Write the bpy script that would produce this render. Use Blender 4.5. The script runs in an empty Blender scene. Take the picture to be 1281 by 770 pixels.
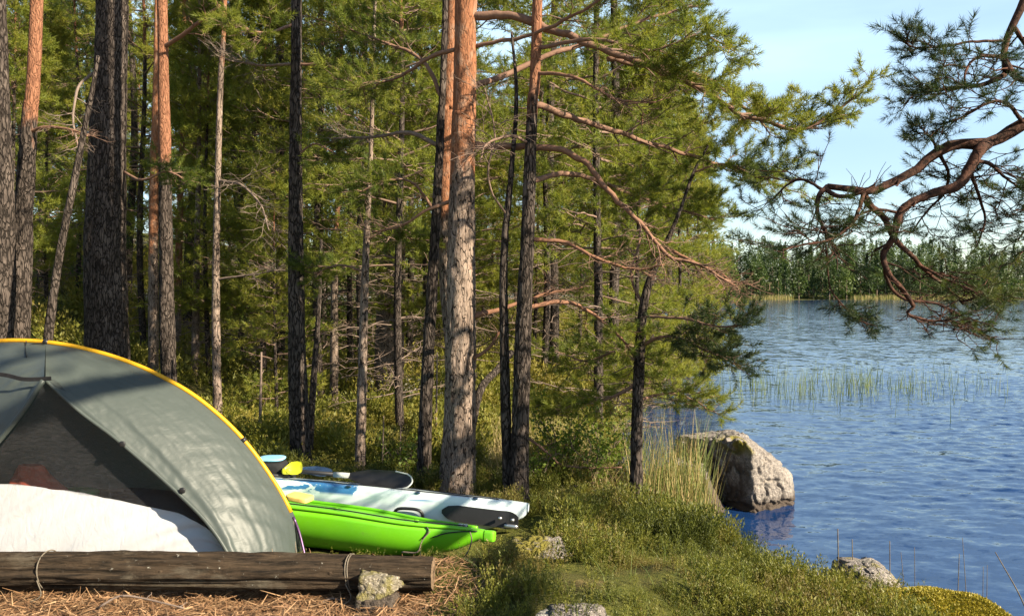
import bpy, math, random
import numpy as np
from mathutils import Vector, Matrix

# ------------------------------------------------------------------ camera, sky, sun, exposure
SC = bpy.context.scene
COL = SC.collection
R = math.radians
F, CX, CY, CAMZ, PITCH = 1000.0, 640.5, 385.0, 2.2, R(1.09)

cam_d = bpy.data.cameras.new('camera')
cam_d.sensor_width = 36.0
cam_d.lens = F / 1281.0 * 36.0
cam_d.clip_start, cam_d.clip_end = 0.05, 3000
cam = bpy.data.objects.new('camera', cam_d)
cam.location = (0, 0, CAMZ)
cam.rotation_euler = (R(90) - PITCH, 0, 0)
COL.objects.link(cam)
SC.camera = cam

SUN_EL, SUN_AZ = R(30), R(-29)            # azimuth from +X towards the camera side
W = bpy.data.worlds.new('World')
SC.world = W
W.use_nodes = True
wn = W.node_tree
for n in list(wn.nodes):
    wn.nodes.remove(n)
w_out = wn.nodes.new('ShaderNodeOutputWorld')
w_bg = wn.nodes.new('ShaderNodeBackground')
w_bg.inputs['Strength'].default_value = 0.061
sky = wn.nodes.new('ShaderNodeTexSky')
sky.sky_type = 'NISHITA'
sky.sun_disc = False
sky.sun_elevation = SUN_EL
sky.sun_rotation = R(90) - SUN_AZ
sky.air_density, sky.dust_density, sky.ozone_density = 1.0, 0.4, 1.6
w_tc = wn.nodes.new('ShaderNodeTexCoord')
w_map = wn.nodes.new('ShaderNodeMapping')
w_map.inputs['Scale'].default_value = (1.2, 1.2, 6.0)
w_noise = wn.nodes.new('ShaderNodeTexNoise')
w_noise.inputs['Scale'].default_value = 1.6
w_noise.inputs['Detail'].default_value = 5
w_sep = wn.nodes.new('ShaderNodeSeparateXYZ')
w_lo = wn.nodes.new('ShaderNodeMapRange')         # thin high veil, thicker some way up
w_lo.interpolation_type = 'SMOOTHSTEP'
for k, v in zip(('From Min', 'From Max', 'To Min', 'To Max'), (0.12, 0.30, 0.08, 0.50)):
    w_lo.inputs[k].default_value = v
w_hi = wn.nodes.new('ShaderNodeMapRange')
w_hi.interpolation_type = 'SMOOTHSTEP'
for k, v in zip(('From Min', 'From Max', 'To Min', 'To Max'), (0.38, 0.6, 1.0, 0.05)):
    w_hi.inputs[k].default_value = v
w_m1 = wn.nodes.new('ShaderNodeMath'); w_m1.operation = 'MULTIPLY'
w_m2 = wn.nodes.new('ShaderNodeMath'); w_m2.operation = 'MULTIPLY'
w_nr = wn.nodes.new('ShaderNodeMapRange')
for k, v in zip(('From Min', 'From Max', 'To Min', 'To Max'), (0.3, 0.7, 0.5, 1.25)):
    w_nr.inputs[k].default_value = v
w_mix = wn.nodes.new('ShaderNodeMixRGB')
w_mix.inputs['Color2'].default_value = (5.6, 7.6, 8.8, 1)
wl = wn.links.new
wl(w_tc.outputs['Generated'], w_map.inputs['Vector'])
wl(w_map.outputs['Vector'], w_noise.inputs['Vector'])
wl(w_noise.outputs['Fac'], w_nr.inputs['Value'])
wl(w_tc.outputs['Generated'], w_sep.inputs['Vector'])
wl(w_sep.outputs['Z'], w_lo.inputs['Value'])
wl(w_sep.outputs['Z'], w_hi.inputs['Value'])
wl(w_lo.outputs['Result'], w_m1.inputs[0]); wl(w_hi.outputs['Result'], w_m1.inputs[1])
wl(w_m1.outputs[0], w_m2.inputs[0]); wl(w_nr.outputs['Result'], w_m2.inputs[1])
wl(w_m2.outputs[0], w_mix.inputs['Fac'])
wl(sky.outputs['Color'], w_mix.inputs['Color1'])
wl(w_mix.outputs['Color'], w_bg.inputs['Color'])
wl(w_bg.outputs['Background'], w_out.inputs['Surface'])

sun_d = bpy.data.lights.new('sun', 'SUN')
sun_d.energy = 5.0
sun_d.angle = R(0.5)
sun_d.color = (1.0, 0.87, 0.66)
sun = bpy.data.objects.new('sun', sun_d)
to_sun = Vector((math.cos(SUN_EL) * math.cos(SUN_AZ), math.cos(SUN_EL) * math.sin(SUN_AZ), math.sin(SUN_EL)))
sun.rotation_euler = to_sun.to_track_quat('Z', 'Y').to_euler()
sun.location = (30, -8, 20)
COL.objects.link(sun)

SC.view_settings.view_transform = 'Standard'
SC.view_settings.look = 'None'
SC.view_settings.exposure = 1.82
SC.view_settings.gamma = 1.0
SC.view_settings.use_curve_mapping = False
SC.cycles.max_bounces = 7
SC.cycles.transparent_max_bounces = 12
SC.cycles.use_denoising = True

# ------------------------------------------------------------------ numpy helpers
rng = np.random.default_rng(11)

def at(px, v, y):
    """the point at depth y that the photograph shows at pixel (px, v)"""
    a, b = (px - CX) / F, -(v - CY) / F
    d = np.array([a, math.cos(PITCH) + b * math.sin(PITCH), -math.sin(PITCH) + b * math.cos(PITCH)])
    return np.array([0, 0, CAMZ]) + d * (y / d[1])

def sstep(a, b, x):
    t = np.clip((np.asarray(x, float) - a) / (b - a), 0, 1)
    return t * t * (3 - 2 * t)

def _h(ix, iy, iz, seed):
    n = (ix * 374761393 + iy * 668265263 + iz * 2147483647 + seed * 974634777) & 0xFFFFFFFF
    n = ((n ^ (n >> 13)) * 1274126177) & 0xFFFFFFFF
    n = ((n ^ (n >> 16)) * 2246822519) & 0xFFFFFFFF
    return ((n ^ (n >> 15)) & 0xFFFF) / 65535.0

def vn(x, y, z=0.0, seed=0):
    x, y, z = np.broadcast_arrays(np.asarray(x, float), np.asarray(y, float), np.asarray(z, float))
    fx, fy, fz = np.floor(x), np.floor(y), np.floor(z)
    ix, iy, iz = fx.astype(np.int64), fy.astype(np.int64), fz.astype(np.int64)
    tx, ty, tz = x - fx, y - fy, z - fz
    tx, ty, tz = [t * t * t * (t * (t * 6 - 15) + 10) for t in (tx, ty, tz)]
    r = 0
    for dx in (0, 1):
        for dy in (0, 1):
            for dz in (0, 1):
                w = (tx if dx else 1 - tx) * (ty if dy else 1 - ty) * (tz if dz else 1 - tz)
                r = r + w * _h(ix + dx, iy + dy, iz + dz, seed)
    return r                              # 0..1

def fbm(x, y, z=0.0, seed=0, o=4):
    r, a, s = 0, 0.5, 0
    for k in range(o):
        r = r + a * vn(np.asarray(x) * 2 ** k, np.asarray(y) * 2 ** k, np.asarray(z) * 2 ** k, seed + 17 * k)
        s += a
        a *= 0.5
    return r / s

def norm(v):
    return v / np.maximum(np.linalg.norm(v, axis=-1, keepdims=True), 1e-9)

def make_mesh(name, V, faces, mat=None, attrs=None, smooth=True, mats=None, midx=None):
    """faces: list of (n,k) int arrays"""
    V = np.ascontiguousarray(V, dtype=np.float32)
    me = bpy.data.meshes.new(name)
    me.vertices.add(len(V))
    me.vertices.foreach_set('co', V.ravel())
    faces = [np.asarray(f, dtype=np.int32) for f in faces if len(f)]
    nl = sum(f.size for f in faces)
    nf = sum(len(f) for f in faces)
    me.loops.add(nl)
    me.polygons.add(nf)
    me.loops.foreach_set('vertex_index', np.concatenate([f.ravel() for f in faces]))
    tot = np.concatenate([np.full(len(f), f.shape[1], np.int32) for f in faces])
    st = np.concatenate([[0], np.cumsum(tot)[:-1]]).astype(np.int32)
    me.polygons.foreach_set('loop_start', st)
    me.polygons.foreach_set('loop_total', tot)
    me.polygons.foreach_set('use_smooth', np.full(nf, smooth, dtype=bool))
    if midx is not None:
        me.polygons.foreach_set('material_index', np.asarray(midx, np.int32))
    me.update(calc_edges=True)
    for k, a in (attrs or {}).items():
        at_ = me.attributes.new(k, 'FLOAT', 'POINT')
        at_.data.foreach_set('value', np.ascontiguousarray(a, np.float32))
    for m in (mats or ([mat] if mat else [])):
        me.materials.append(m)
    return me

def link(name, me, parent=None, loc=None):
    o = bpy.data.objects.new(name, me)
    COL.objects.link(o)
    if loc is not None:
        o.location = loc
    if parent is not None:
        o.parent = parent
    return o

def tag(o, label=None, cat=None, group=None, kind=None):
    if label: o['label'] = label
    if cat: o['category'] = cat
    if group: o['group'] = group
    if kind: o['kind'] = kind
    return o

def empty(name, loc, label, cat, group=None, rotz=0):
    o = bpy.data.objects.new(name, None)
    COL.objects.link(o)
    o.location = [float(c) for c in loc]
    o.rotation_euler = (0, 0, rotz)
    o.empty_display_size = 0.2
    return tag(o, label, cat, group)

def copy_tree(o, parent=None):
    c = o.copy()
    COL.objects.link(c)
    c.parent = parent
    for ch in list(o.children):
        copy_tree(ch, c)
    return c

def resample(P, n):
    """Catmull-Rom through P, resampled to n points evenly along its length"""
    P = np.asarray(P, float)
    if len(P) > 2:
        Q = np.vstack([2 * P[0] - P[1], P, 2 * P[-1] - P[-2]])
        out = []
        for i in range(len(P) - 1):
            p0, p1, p2, p3 = Q[i:i + 4]
            t = np.linspace(0, 1, 16, endpoint=False)[:, None]
            out.append(0.5 * (2 * p1 + (p2 - p0) * t + (2 * p0 - 5 * p1 + 4 * p2 - p3) * t ** 2 + (3 * p1 - p0 - 3 * p2 + p3) * t ** 3))
        P = np.vstack(out + [P[-1:]])
    s = np.concatenate([[0], np.cumsum(np.linalg.norm(np.diff(P, axis=0), axis=1))])
    u = np.linspace(0, s[-1], n)
    return np.stack([np.interp(u, s, P[:, k]) for k in range(P.shape[1])], 1)

def tubes(P, rad, sides=5, cap=False):
    """P (n,m,3), rad (n,m) -> verts, [quads]"""
    P = np.asarray(P, float)
    n, m, _ = P.shape
    rad = np.broadcast_to(rad, (n, m))
    T = norm(np.gradient(P, axis=1))
    mean = norm(P[:, -1] - P[:, 0])
    ref = np.where(np.abs(mean[:, 2:3]) > 0.8, np.array([[1.0, 0, 0]]), np.array([[0, 0, 1.0]]))[:, None, :]
    A = norm(np.cross(T, ref))
    B = np.cross(T, A)
    th = np.linspace(0, 2 * np.pi, sides, endpoint=False)
    V = P[:, :, None, :] + rad[:, :, None, None] * (A[:, :, None, :] * np.cos(th)[None, None, :, None] + B[:, :, None, :] * np.sin(th)[None, None, :, None])
    i = np.arange(n)[:, None, None]; j = np.arange(m - 1)[None, :, None]; k = np.arange(sides)[None, None, :]
    k2 = (k + 1) % sides
    def ix(i, j, k): return i * m * sides + j * sides + k
    q = np.stack([ix(i, j, k), ix(i, j + 1, k), ix(i, j + 1, k2), ix(i, j, k2)], -1).reshape(-1, 4)
    V = V.reshape(-1, 3)
    faces = [q]
    if cap:
        c0 = len(V)
        V = np.vstack([V, P[:, 0], P[:, -1]])
        i1 = np.arange(n)[:, None]; k1 = np.arange(sides)[None, :]; kk = (k1 + 1) % sides
        a = np.stack([i1 * m * sides + k1, i1 * m * sides + kk, np.broadcast_to(c0 + i1, (n, sides))], -1).reshape(-1, 3)
        b = np.stack([i1 * m * sides + (m - 1) * sides + kk, i1 * m * sides + (m - 1) * sides + k1, np.broadcast_to(c0 + n + i1, (n, sides))], -1).reshape(-1, 3)
        faces.append(np.vstack([a, b]))
    return V, faces

class Acc:
    """collects several pieces of one part into one mesh"""
    def __init__(s):
        s.V, s.F, s.A, s.M, s.n = [], [], {}, [], 0
    def add(s, V, faces, m=0, **attrs):
        if len(V) == 0: return s
        for f in faces:
            s.F.append(np.asarray(f) + s.n); s.M.append(np.full(len(f), m))
        s.V.append(V)
        for k, a in attrs.items():
            s.A.setdefault(k, []).append(np.broadcast_to(a, (len(V),)))
        s.n += len(V)
        return s
    def build(s, name, mats, parent=None, loc=None, smooth=True, origin=None):
        V = np.vstack(s.V)
        if origin is not None:
            V = V - np.asarray(origin)
        mats = mats if isinstance(mats, list) else [mats]
        me = make_mesh(name, V, s.F, None, {k: np.concatenate(a) for k, a in s.A.items()}, smooth, mats, np.concatenate(s.M))
        return link(name, me, parent, loc)

def box(c, sx, sy, sz, rot=None):
    v = np.array([[x, y, z] for x in (-1, 1) for y in (-1, 1) for z in (-1, 1)], float) * [sx / 2, sy / 2, sz / 2]
    if rot is not None:
        v = v @ np.asarray(rot).T
    f = np.array([[0, 1, 3, 2], [4, 6, 7, 5], [0, 4, 5, 1], [2, 3, 7, 6], [0, 2, 6, 4], [1, 5, 7, 3]])
    return v + np.asarray(c), [f]

def rbox(c, sx, sy, sz, r=0.1, n=10, rot=None, k=4.0):
    """a rounded box (superellipsoid-like), shaped on a cube grid"""
    g = np.linspace(-1, 1, n)
    V, Fq = [], []
    off = 0
    for ax in range(3):
        for sg in (-1, 1):
            a, b = np.meshgrid(g, g, indexing='ij')
            p = np.zeros((n, n, 3)); p[..., ax] = sg; p[..., (ax + 1) % 3] = a; p[..., (ax + 2) % 3] = b
            p = p / (np.sum(np.abs(p) ** k, -1, keepdims=True)) ** (1 / k)
            i, j = np.meshgrid(np.arange(n - 1), np.arange(n - 1), indexing='ij')
            q = np.stack([i * n + j, (i + 1) * n + j, (i + 1) * n + j + 1, i * n + j + 1], -1).reshape(-1, 4)
            if sg < 0: q = q[:, ::-1]
            V.append(p.reshape(-1, 3)); Fq.append(q + off); off += n * n
    V = np.vstack(V) * [sx / 2, sy / 2, sz / 2]
    if rot is not None: V = V @ np.asarray(rot).T
    return V + np.asarray(c), [np.vstack(Fq)]

def grid_faces(nu, nv, wrap=False):
    i, j = np.meshgrid(np.arange(nu - 1), np.arange(nv if wrap else nv - 1), indexing='ij')
    j2 = (j + 1) % nv
    return np.stack([i * nv + j, (i + 1) * nv + j, (i + 1) * nv + j2, i * nv + j2], -1).reshape(-1, 4)

def rotz(a): return np.array([[math.cos(a), -math.sin(a), 0], [math.sin(a), math.cos(a), 0], [0, 0, 1]])
def roty(a): return np.array([[math.cos(a), 0, math.sin(a)], [0, 1, 0], [-math.sin(a), 0, math.cos(a)]])
def rotx(a): return np.array([[1, 0, 0], [0, math.cos(a), -math.sin(a)], [0, math.sin(a), math.cos(a)]])

# ------------------------------------------------------------------ materials
class M:
    def __init__(s, name):
        s.m = bpy.data.materials.new(name); s.m.use_nodes = True
        s.nt = s.m.node_tree
        s.b = s.nt.nodes['Principled BSDF']; s.out = s.nt.nodes['Material Output']
    def n(s, t, **kw):
        nd = s.nt.nodes.new('ShaderNode' + t)
        for k, v in kw.items():
            if hasattr(nd, k) and k not in nd.inputs: setattr(nd, k, v)
            else: s.set(nd, k, v)
        return nd
    def set(s, nd, k, v):
        inp = nd.inputs[k]
        if isinstance(v, bpy.types.NodeSocket): s.nt.links.new(v, inp)
        else:
            if hasattr(inp.default_value, '__len__') and not isinstance(v, str) and len(inp.default_value) == 4 and len(v) == 3: v = (*v, 1)
            inp.default_value = v
    def p(s, **kw):
        for k, v in kw.items(): s.set(s.b, k.replace('_', ' '), v)
        return s
    def obj(s, scale=(1, 1, 1), loc=(0, 0, 0)):
        tc = s.n('TexCoord'); mp = s.n('Mapping'); s.set(mp, 'Vector', tc.outputs['Object'])
        s.set(mp, 'Scale', scale); s.set(mp, 'Location', loc)
        return mp.outputs['Vector']
    def noise(s, vec, scale, detail=4, rough=0.55, dist=0.0):
        nd = s.n('TexNoise'); s.set(nd, 'Vector', vec)
        nd.inputs['Scale'].default_value = scale; nd.inputs['Detail'].default_value = detail
        nd.inputs['Roughness'].default_value = rough; nd.inputs['Distortion'].default_value = dist
        return nd.outputs['Fac']
    def vor(s, vec, scale, feature='F1', out='Distance'):
        nd = s.n('TexVoronoi'); nd.feature = feature; s.set(nd, 'Vector', vec); nd.inputs['Scale'].default_value = scale
        return nd.outputs[out]
    def rng(s, val, a, b, c=0.0, d=1.0, smooth=False):
        nd = s.n('MapRange')
        if smooth: nd.interpolation_type = 'SMOOTHSTEP'
        s.set(nd, 'Value', val)
        for k, v in zip(('From Min', 'From Max', 'To Min', 'To Max'), (a, b, c, d)): s.set(nd, k, v)
        return nd.outputs['Result']
    def mix(s, fac, c1, c2, mode='MIX'):
        nd = s.n('MixRGB'); nd.blend_type = mode
        s.set(nd, 'Fac', fac); s.set(nd, 'Color1', c1); s.set(nd, 'Color2', c2)
        return nd.outputs['Color']
    def math(s, op, a, b=0.0):
        nd = s.n('Math'); nd.operation = op; s.set(nd, 0, a) if False else None
        for i, v in enumerate((a, b)):
            if isinstance(v, bpy.types.NodeSocket): s.nt.links.new(v, nd.inputs[i])
            else: nd.inputs[i].default_value = v
        return nd.outputs[0]
    def attr(s, name):
        nd = s.n('Attribute'); nd.attribute_name = name
        return nd.outputs['Fac']
    def rand(s):
        return s.n('ObjectInfo').outputs['Random']
    def bump(s, h, strength=0.5, dist=0.01):
        nd = s.n('Bump'); s.set(nd, 'Height', h); s.set(nd, 'Strength', strength); s.set(nd, 'Distance', dist)
        s.set(s.b, 'Normal', nd.outputs['Normal'])
        return nd.outputs['Normal']
    def ramp(s, fac, stops):
        nd = s.n('ValToRGB'); s.set(nd, 'Fac', fac)
        e = nd.color_ramp.elements
        while len(e) < len(stops): e.new(0.5)
        for el, (p_, c) in zip(e, stops): el.position = p_; el.color = (*c, 1)
        return nd.outputs['Color']
    def translucent(s, col, fac):
        tr = s.n('BsdfTranslucent'); s.set(tr, 'Color', col)
        mx = s.n('MixShader'); s.set(mx, 'Fac', fac)
        s.nt.links.new(s.b.outputs[0], mx.inputs[1]); s.nt.links.new(tr.outputs[0], mx.inputs[2])
        s.nt.links.new(mx.outputs[0], s.out.inputs['Surface'])
        return s

MAT = {}
def leafmat(name, stops, trans=0.35, rough=0.55, spec=0.3):
    m = M(name)
    f = m.math('ADD', m.math('MULTIPLY', m.attr('tint'), 0.8), m.math('MULTIPLY', m.rand(), 0.2))
    c = m.ramp(f, stops)
    m.p(Base_Color=c, Roughness=rough, Specular_IOR_Level=spec)
    m.translucent(m.mix(1.0, c, (1.18, 1.2, 0.76), 'MULTIPLY'), trans)
    MAT[name] = m.m
leafmat('needles', [(0.0, (.044, .072, .014)), (0.35, (.106, .135, .020)), (0.7, (.172, .190, .026)), (1.0, (.228, .214, .034))], .5)
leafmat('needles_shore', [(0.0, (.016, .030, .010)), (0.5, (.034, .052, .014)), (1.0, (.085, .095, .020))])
leafmat('spruce_needles', [(0.0, (.03, .06, .014)), (0.6, (.075, .11, .018)), (1.0, (.13, .15, .025))], .45)
leafmat('leaves', [(0.0, (.06, .10, .015)), (0.5, (.11, .16, .02)), (1.0, (.17, .20, .03))], 0.45)
leafmat('heather', [(0.0, (.036, .046, .008)), (0.4, (.088, .10, .014)), (0.7, (.15, .145, .022)), (0.86, (.12, .085, .03)), (1.0, (.15, .085, .045))], 0.3)
leafmat('bilberry', [(0.0, (.05, .062, .010)), (0.5, (.135, .14, .018)), (1.0, (.21, .175, .035))], 0.4)
leafmat('dry_grass', [(0.0, (.10, .12, .03)), (0.3, (.24, .19, .08)), (1.0, (.40, .31, .16))], 0.3)
leafmat('reed', [(0.0, (.07, .12, .025)), (0.5, (.15, .18, .05)), (0.75, (.33, .25, .11)), (1.0, (.42, .30, .16))], 0.3)
leafmat('litter', [(0.0, (.11, .055, .026)), (0.5, (.23, .13, .065)), (1.0, (.40, .27, .155))], 0.05)
leafmat('moss_tips', [(0.0, (.14, .12, .012)), (0.5, (.22, .19, .018)), (1.0, (.34, .26, .03))], 0.2)

# bark: grey plates below, orange flaky bark above; 'warm' and 'grain' are stored on the mesh
m = M('bark')
def wander(m, v, amt, sc):
    nz = m.n('TexNoise'); m.set(nz, 'Vector', v); nz.inputs['Scale'].default_value = sc; nz.inputs['Detail'].default_value = 3
    sub = m.n('VectorMath'); sub.operation = 'SUBTRACT'; m.set(sub, 0, nz.outputs['Color']); sub.inputs[1].default_value = (.5, .5, .5)
    ml = m.n('VectorMath'); ml.operation = 'SCALE'; m.set(ml, 0, sub.outputs[0]); ml.inputs['Scale'].default_value = amt
    ad = m.n('VectorMath'); ad.operation = 'ADD'; m.set(ad, 0, v); m.set(ad, 1, ml.outputs[0])
    return ad.outputs[0]
v = wander(m, m.obj((1, 1, 0.22)), .09, 14)
cell = m.math('ADD', m.vor(v, 36, 'DISTANCE_TO_EDGE'), m.rng(m.noise(m.obj((1, 1, .35)), 30, 4, .7), .3, .7, -.05, .10))
big = m.noise(m.obj((1, 1, .5)), 6, 5)
fine = m.noise(m.obj((1, 1, .4)), 60, 4, .65)
plates = m.rng(cell, 0.0, 0.11, 0, 1, True)
grey = m.mix(m.rng(big, .3, .7), (.135, .102, .083), (.32, .25, .205))
grey = m.mix(m.rng(fine, .35, .7), m.mix(1.0, grey, (.6, .56, .52), 'MULTIPLY'), grey)
grey = m.mix(plates, (.022, .016, .013), grey)
lich = m.rng(m.noise(m.obj(), 9, 6, .7), .62, .70, 0, .55)
grey = m.mix(lich, grey, (.27, .28, .23))
org = m.mix(m.rng(fine, .3, .7), (.145, .058, .030), (.28, .125, .062))
org = m.mix(m.rng(m.noise(m.obj((1, 1, .6)), 14, 4), .5, .62, 0, .75), org, (.25, .155, .105))
org = m.mix(m.rng(plates, 0, 1, .55, 0), org, (.10, .05, .03))
wf = m.rng(m.math('ADD', m.attr('warm'), m.math('MULTIPLY', m.math('SUBTRACT', big, .5), 1.9)), .35, .65, 0, 1, True)
col = m.mix(wf, grey, org)
m.p(Base_Color=col, Roughness=.9, Specular_IOR_Level=.15)
hgt = m.math('ADD', m.math('MULTIPLY', plates, m.rng(wf, 0, 1, 1, .3)), m.math('MULTIPLY', fine, .5))
m.bump(hgt, 1.0, .022)
MAT['bark'] = m.m

m = M('dark_bark')
v = wander(m, m.obj((1, 1, 0.25)), .08, 16)
cell = m.rng(m.vor(v, 34, 'DISTANCE_TO_EDGE'), 0, .15, 0, 1, True)
f1 = m.noise(m.obj((1, 1, .3)), 40, 5, .65)
big = m.noise(m.obj((1, 1, .5)), 7, 4)
c = m.mix(m.rng(f1, .35, .65), (.020, .016, .014), (.090, .071, .060))
c = m.mix(m.rng(big, .52, .66, 0, .6), c, (.125, .10, .085))
c = m.mix(cell, (.014, .011, .009), c)
wd = m.rng(m.math('ADD', m.attr('warm'), m.math('MULTIPLY', m.math('SUBTRACT', big, .5), 1.6)), .35, .65, 0, 1, True)
c = m.mix(wd, c, m.mix(m.rng(f1, .3, .7), (.13, .055, .032), (.27, .13, .075)))
m.p(Base_Color=c, Roughness=.92, Specular_IOR_Level=.1)
m.bump(m.math('ADD', cell, f1), .9, .014)
MAT['dark_bark'] = m.m

m = M('branch_wood')
f1 = m.noise(m.obj(), 25, 4, .6)
c = m.mix(m.attr('warm'), m.mix(f1, (.075, .058, .047), (.20, .16, .135)), m.mix(f1, (.115, .052, .032), (.25, .125, .072)))
m.p(Base_Color=c, Roughness=.85, Specular_IOR_Level=.15)
m.bump(f1, .6, .006)
MAT['branch_wood'] = m.m
m = M('shore_bark')  # shade of the crown on the limbs is put into this darker colour
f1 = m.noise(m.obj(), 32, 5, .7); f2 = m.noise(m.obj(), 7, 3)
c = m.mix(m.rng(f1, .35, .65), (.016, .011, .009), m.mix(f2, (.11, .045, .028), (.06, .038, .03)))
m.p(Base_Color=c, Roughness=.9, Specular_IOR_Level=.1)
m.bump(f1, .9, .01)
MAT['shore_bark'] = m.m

m = M('ground')
v = m.obj()
n1 = m.noise(v, 1.3, 6, .6); n2 = m.noise(v, 35, 5, .7); n3 = m.noise(v, 120, 3, .7)
litter = m.mix(m.rng(n2, .35, .65), (.085, .048, .026), (.25, .155, .085))
litter = m.mix(m.rng(n3, .5, .75, 0, .6), litter, (.05, .03, .018))
moss = m.mix(m.rng(n2, .3, .7), (.035, .045, .010), (.11, .11, .022))
moss = m.mix(m.rng(n1, .45, .65), moss, (.06, .05, .02))
c = m.mix(m.rng(m.math('ADD', m.attr('litter'), m.math('MULTIPLY', m.math('SUBTRACT', n1, .5), .6)), .4, .6, 0, 1, True), moss, litter)
rk = m.mix(m.rng(n2, .3, .7), (.20, .185, .165), (.40, .38, .34))
c = m.mix(m.rng(m.math('ADD', m.attr('rock'), m.math('MULTIPLY', m.math('SUBTRACT', n1, .5), .5)), .45, .6, 0, 1, True), c, rk)
m.p(Base_Color=c, Roughness=.95, Specular_IOR_Level=.1)
m.bump(m.math('ADD', n2, m.math('MULTIPLY', n3, .6)), .8, .02)
MAT['ground'] = m.m

m = M('granite')
v = m.obj()
n1 = m.noise(v, 3.0, 6, .65); n2 = m.noise(v, 40, 4, .7); n3 = m.noise(v, 7.5, 6, .7)
c = m.mix(m.rng(n1, .3, .7), (.14, .12, .105), (.30, .26, .225))
c = m.mix(m.rng(n2, .42, .62, 0, .85), c, (.085, .075, .07))
c = m.mix(m.rng(m.noise(v, 110, 2, .6), .58, .68, 0, .8), c, (.50, .46, .42))
c = m.mix(m.rng(n3, .57, .66, 0, .7), c, (.10, .105, .085))
c = m.mix(m.attr('moss'), c, m.mix(n2, (.07, .07, .012), (.22, .18, .03)))
c = m.mix(m.attr('wet_shade'), c, (.06, .045, .035))  # dark tone: damp at the waterline, painted shade on the big boulder
m.p(Base_Color=c, Roughness=.85, Specular_IOR_Level=.25)
m.bump(m.math('ADD', m.math('MULTIPLY', n1, 1.5), n2), 1.0, .03)
MAT['granite'] = m.m

m = M('lake_water')
v = m.obj()
def ncol(sc, vec, det):
    nd = m.n('TexNoise'); m.set(nd, 'Vector', vec); nd.inputs['Scale'].default_value = sc; nd.inputs['Detail'].default_value = det
    su = m.n('VectorMath'); su.operation = 'SUBTRACT'; m.set(su, 0, nd.outputs['Color']); su.inputs[1].default_value = (.5, .5, .5)
    return su.outputs[0]
def vadd(a, b, k):
    ml = m.n('VectorMath'); ml.operation = 'MULTIPLY'; m.set(ml, 0, b); ml.inputs[1].default_value = k
    ad = m.n('VectorMath'); ad.operation = 'ADD'; m.set(ad, 0, a); m.set(ad, 1, ml.outputs[0])
    return ad.outputs[0]
nrm = vadd(m.n('NewGeometry').outputs['Normal'], ncol(1.6, m.obj((1, 2.0, 1)), 3), (.22, .34, 0))
nrm = vadd(nrm, ncol(10, m.obj((1, 1.8, 1)), 3), (.22, .30, 0))
nn_ = m.n('VectorMath'); nn_.operation = 'NORMALIZE'; m.set(nn_, 0, nrm)
m.p(Base_Color=(.006, .024, .082), Roughness=.06, IOR=1.33, Specular_IOR_Level=.5, Normal=nn_.outputs[0])
MAT['water'] = m.m

def plain(name, col, rough=.5, spec=.5, var=.12, nscale=30, bump=0.0, metal=0.0, col2=None, bs=.004):
    m = M(name)
    nz = m.noise(m.obj(), nscale, 4, .6)
    c2 = col2 or tuple(min(1, x * (1 - 2 * var)) for x in col)
    m.p(Base_Color=m.mix(m.rng(nz, .35, .7), col, c2), Roughness=rough, Specular_IOR_Level=spec, Metallic=metal)
    if bump: m.bump(nz, bump, bs)
    MAT[name] = m.m
    return m
m = M('green_plastic')
sc_ = m.noise(m.obj((.35, 1, 5)), 60, 3, .6); dn = m.noise(m.obj(), 9, 5, .7)
c = m.mix(m.rng(m.noise(m.obj(), 4, 3), .3, .7), (.12, .40, .008), (.095, .34, .010))
c = m.mix(m.rng(sc_, .66, .74, 0, .4), c, (.30, .50, .12))
c = m.mix(m.rng(dn, .60, .74, 0, .5), c, (.10, .12, .03))
m.p(Base_Color=c, Roughness=m.rng(dn, .4, .7, .34, .6), Specular_IOR_Level=.45)
MAT['green_plastic'] = m.m
plain('black_plastic', (.012, .012, .013), .45, .4)
plain('grey_plastic', (.42, .44, .42), .4, .4)
plain('yellow_plastic', (.62, .58, .02), .4, .5, .05)
plain('tan_foam', (.62, .42, .12), .7, .3, .08)
plain('dark_blue_plastic', (.025, .05, .10), .35, .5)
plain('light_blue_cloth', (.20, .42, .58), .6, .3)
plain('yellow_sleeve', (.50, .26, .008), .5, .3, .10, 40)
plain('purple_pole', (.085, .04, .10), .35, .5, .1, 20, metal=.5)
plain('white_cloth', (.78, .77, .75), .6, .2, .03, 40)
plain('red_cloth', (.42, .09, .05), .9, .1, .2, 20, .4)
plain('black_cloth', (.015, .015, .017), .8, .2, .2, 40, .5)
plain('green_cloth', (.03, .22, .06), .7, .2, .2, 30)
plain('steel', (.55, .55, .55), .3, .5, .1, 20, metal=.9)
plain('rope', (.13, .11, .085), .9, .1, .2, 90, .5)
plain('far_bark', (.26, .19, .14), .9, .1, .2, 2)
plain('fresh_wood', (.17, .115, .07), .85, .15, .25, 60, .6, col2=(.06, .04, .025))

m = M('old_log')
v = m.obj((.12, 1, 1))
f1 = m.noise(v, 55, 6, .7); f2 = m.noise(m.obj((.5, 1, 1)), 7, 5, .65); f3 = m.noise(m.obj(), 30, 4, .7)
c = m.mix(m.rng(f1, .35, .65), (.010, .008, .006), (.055, .038, .024))
c = m.mix(m.rng(f2, .52, .66, 0, .7), c, (.10, .085, .062))
c = m.mix(m.rng(f3, .66, .72, 0, .8), c, (.36, .35, .30))
m.p(Base_Color=c, Roughness=.9, Specular_IOR_Level=.12)
m.bump(m.math('ADD', f1, m.math('MULTIPLY', f3, .4)), 1.0, .012)
MAT['old_log'] = m.m

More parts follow.
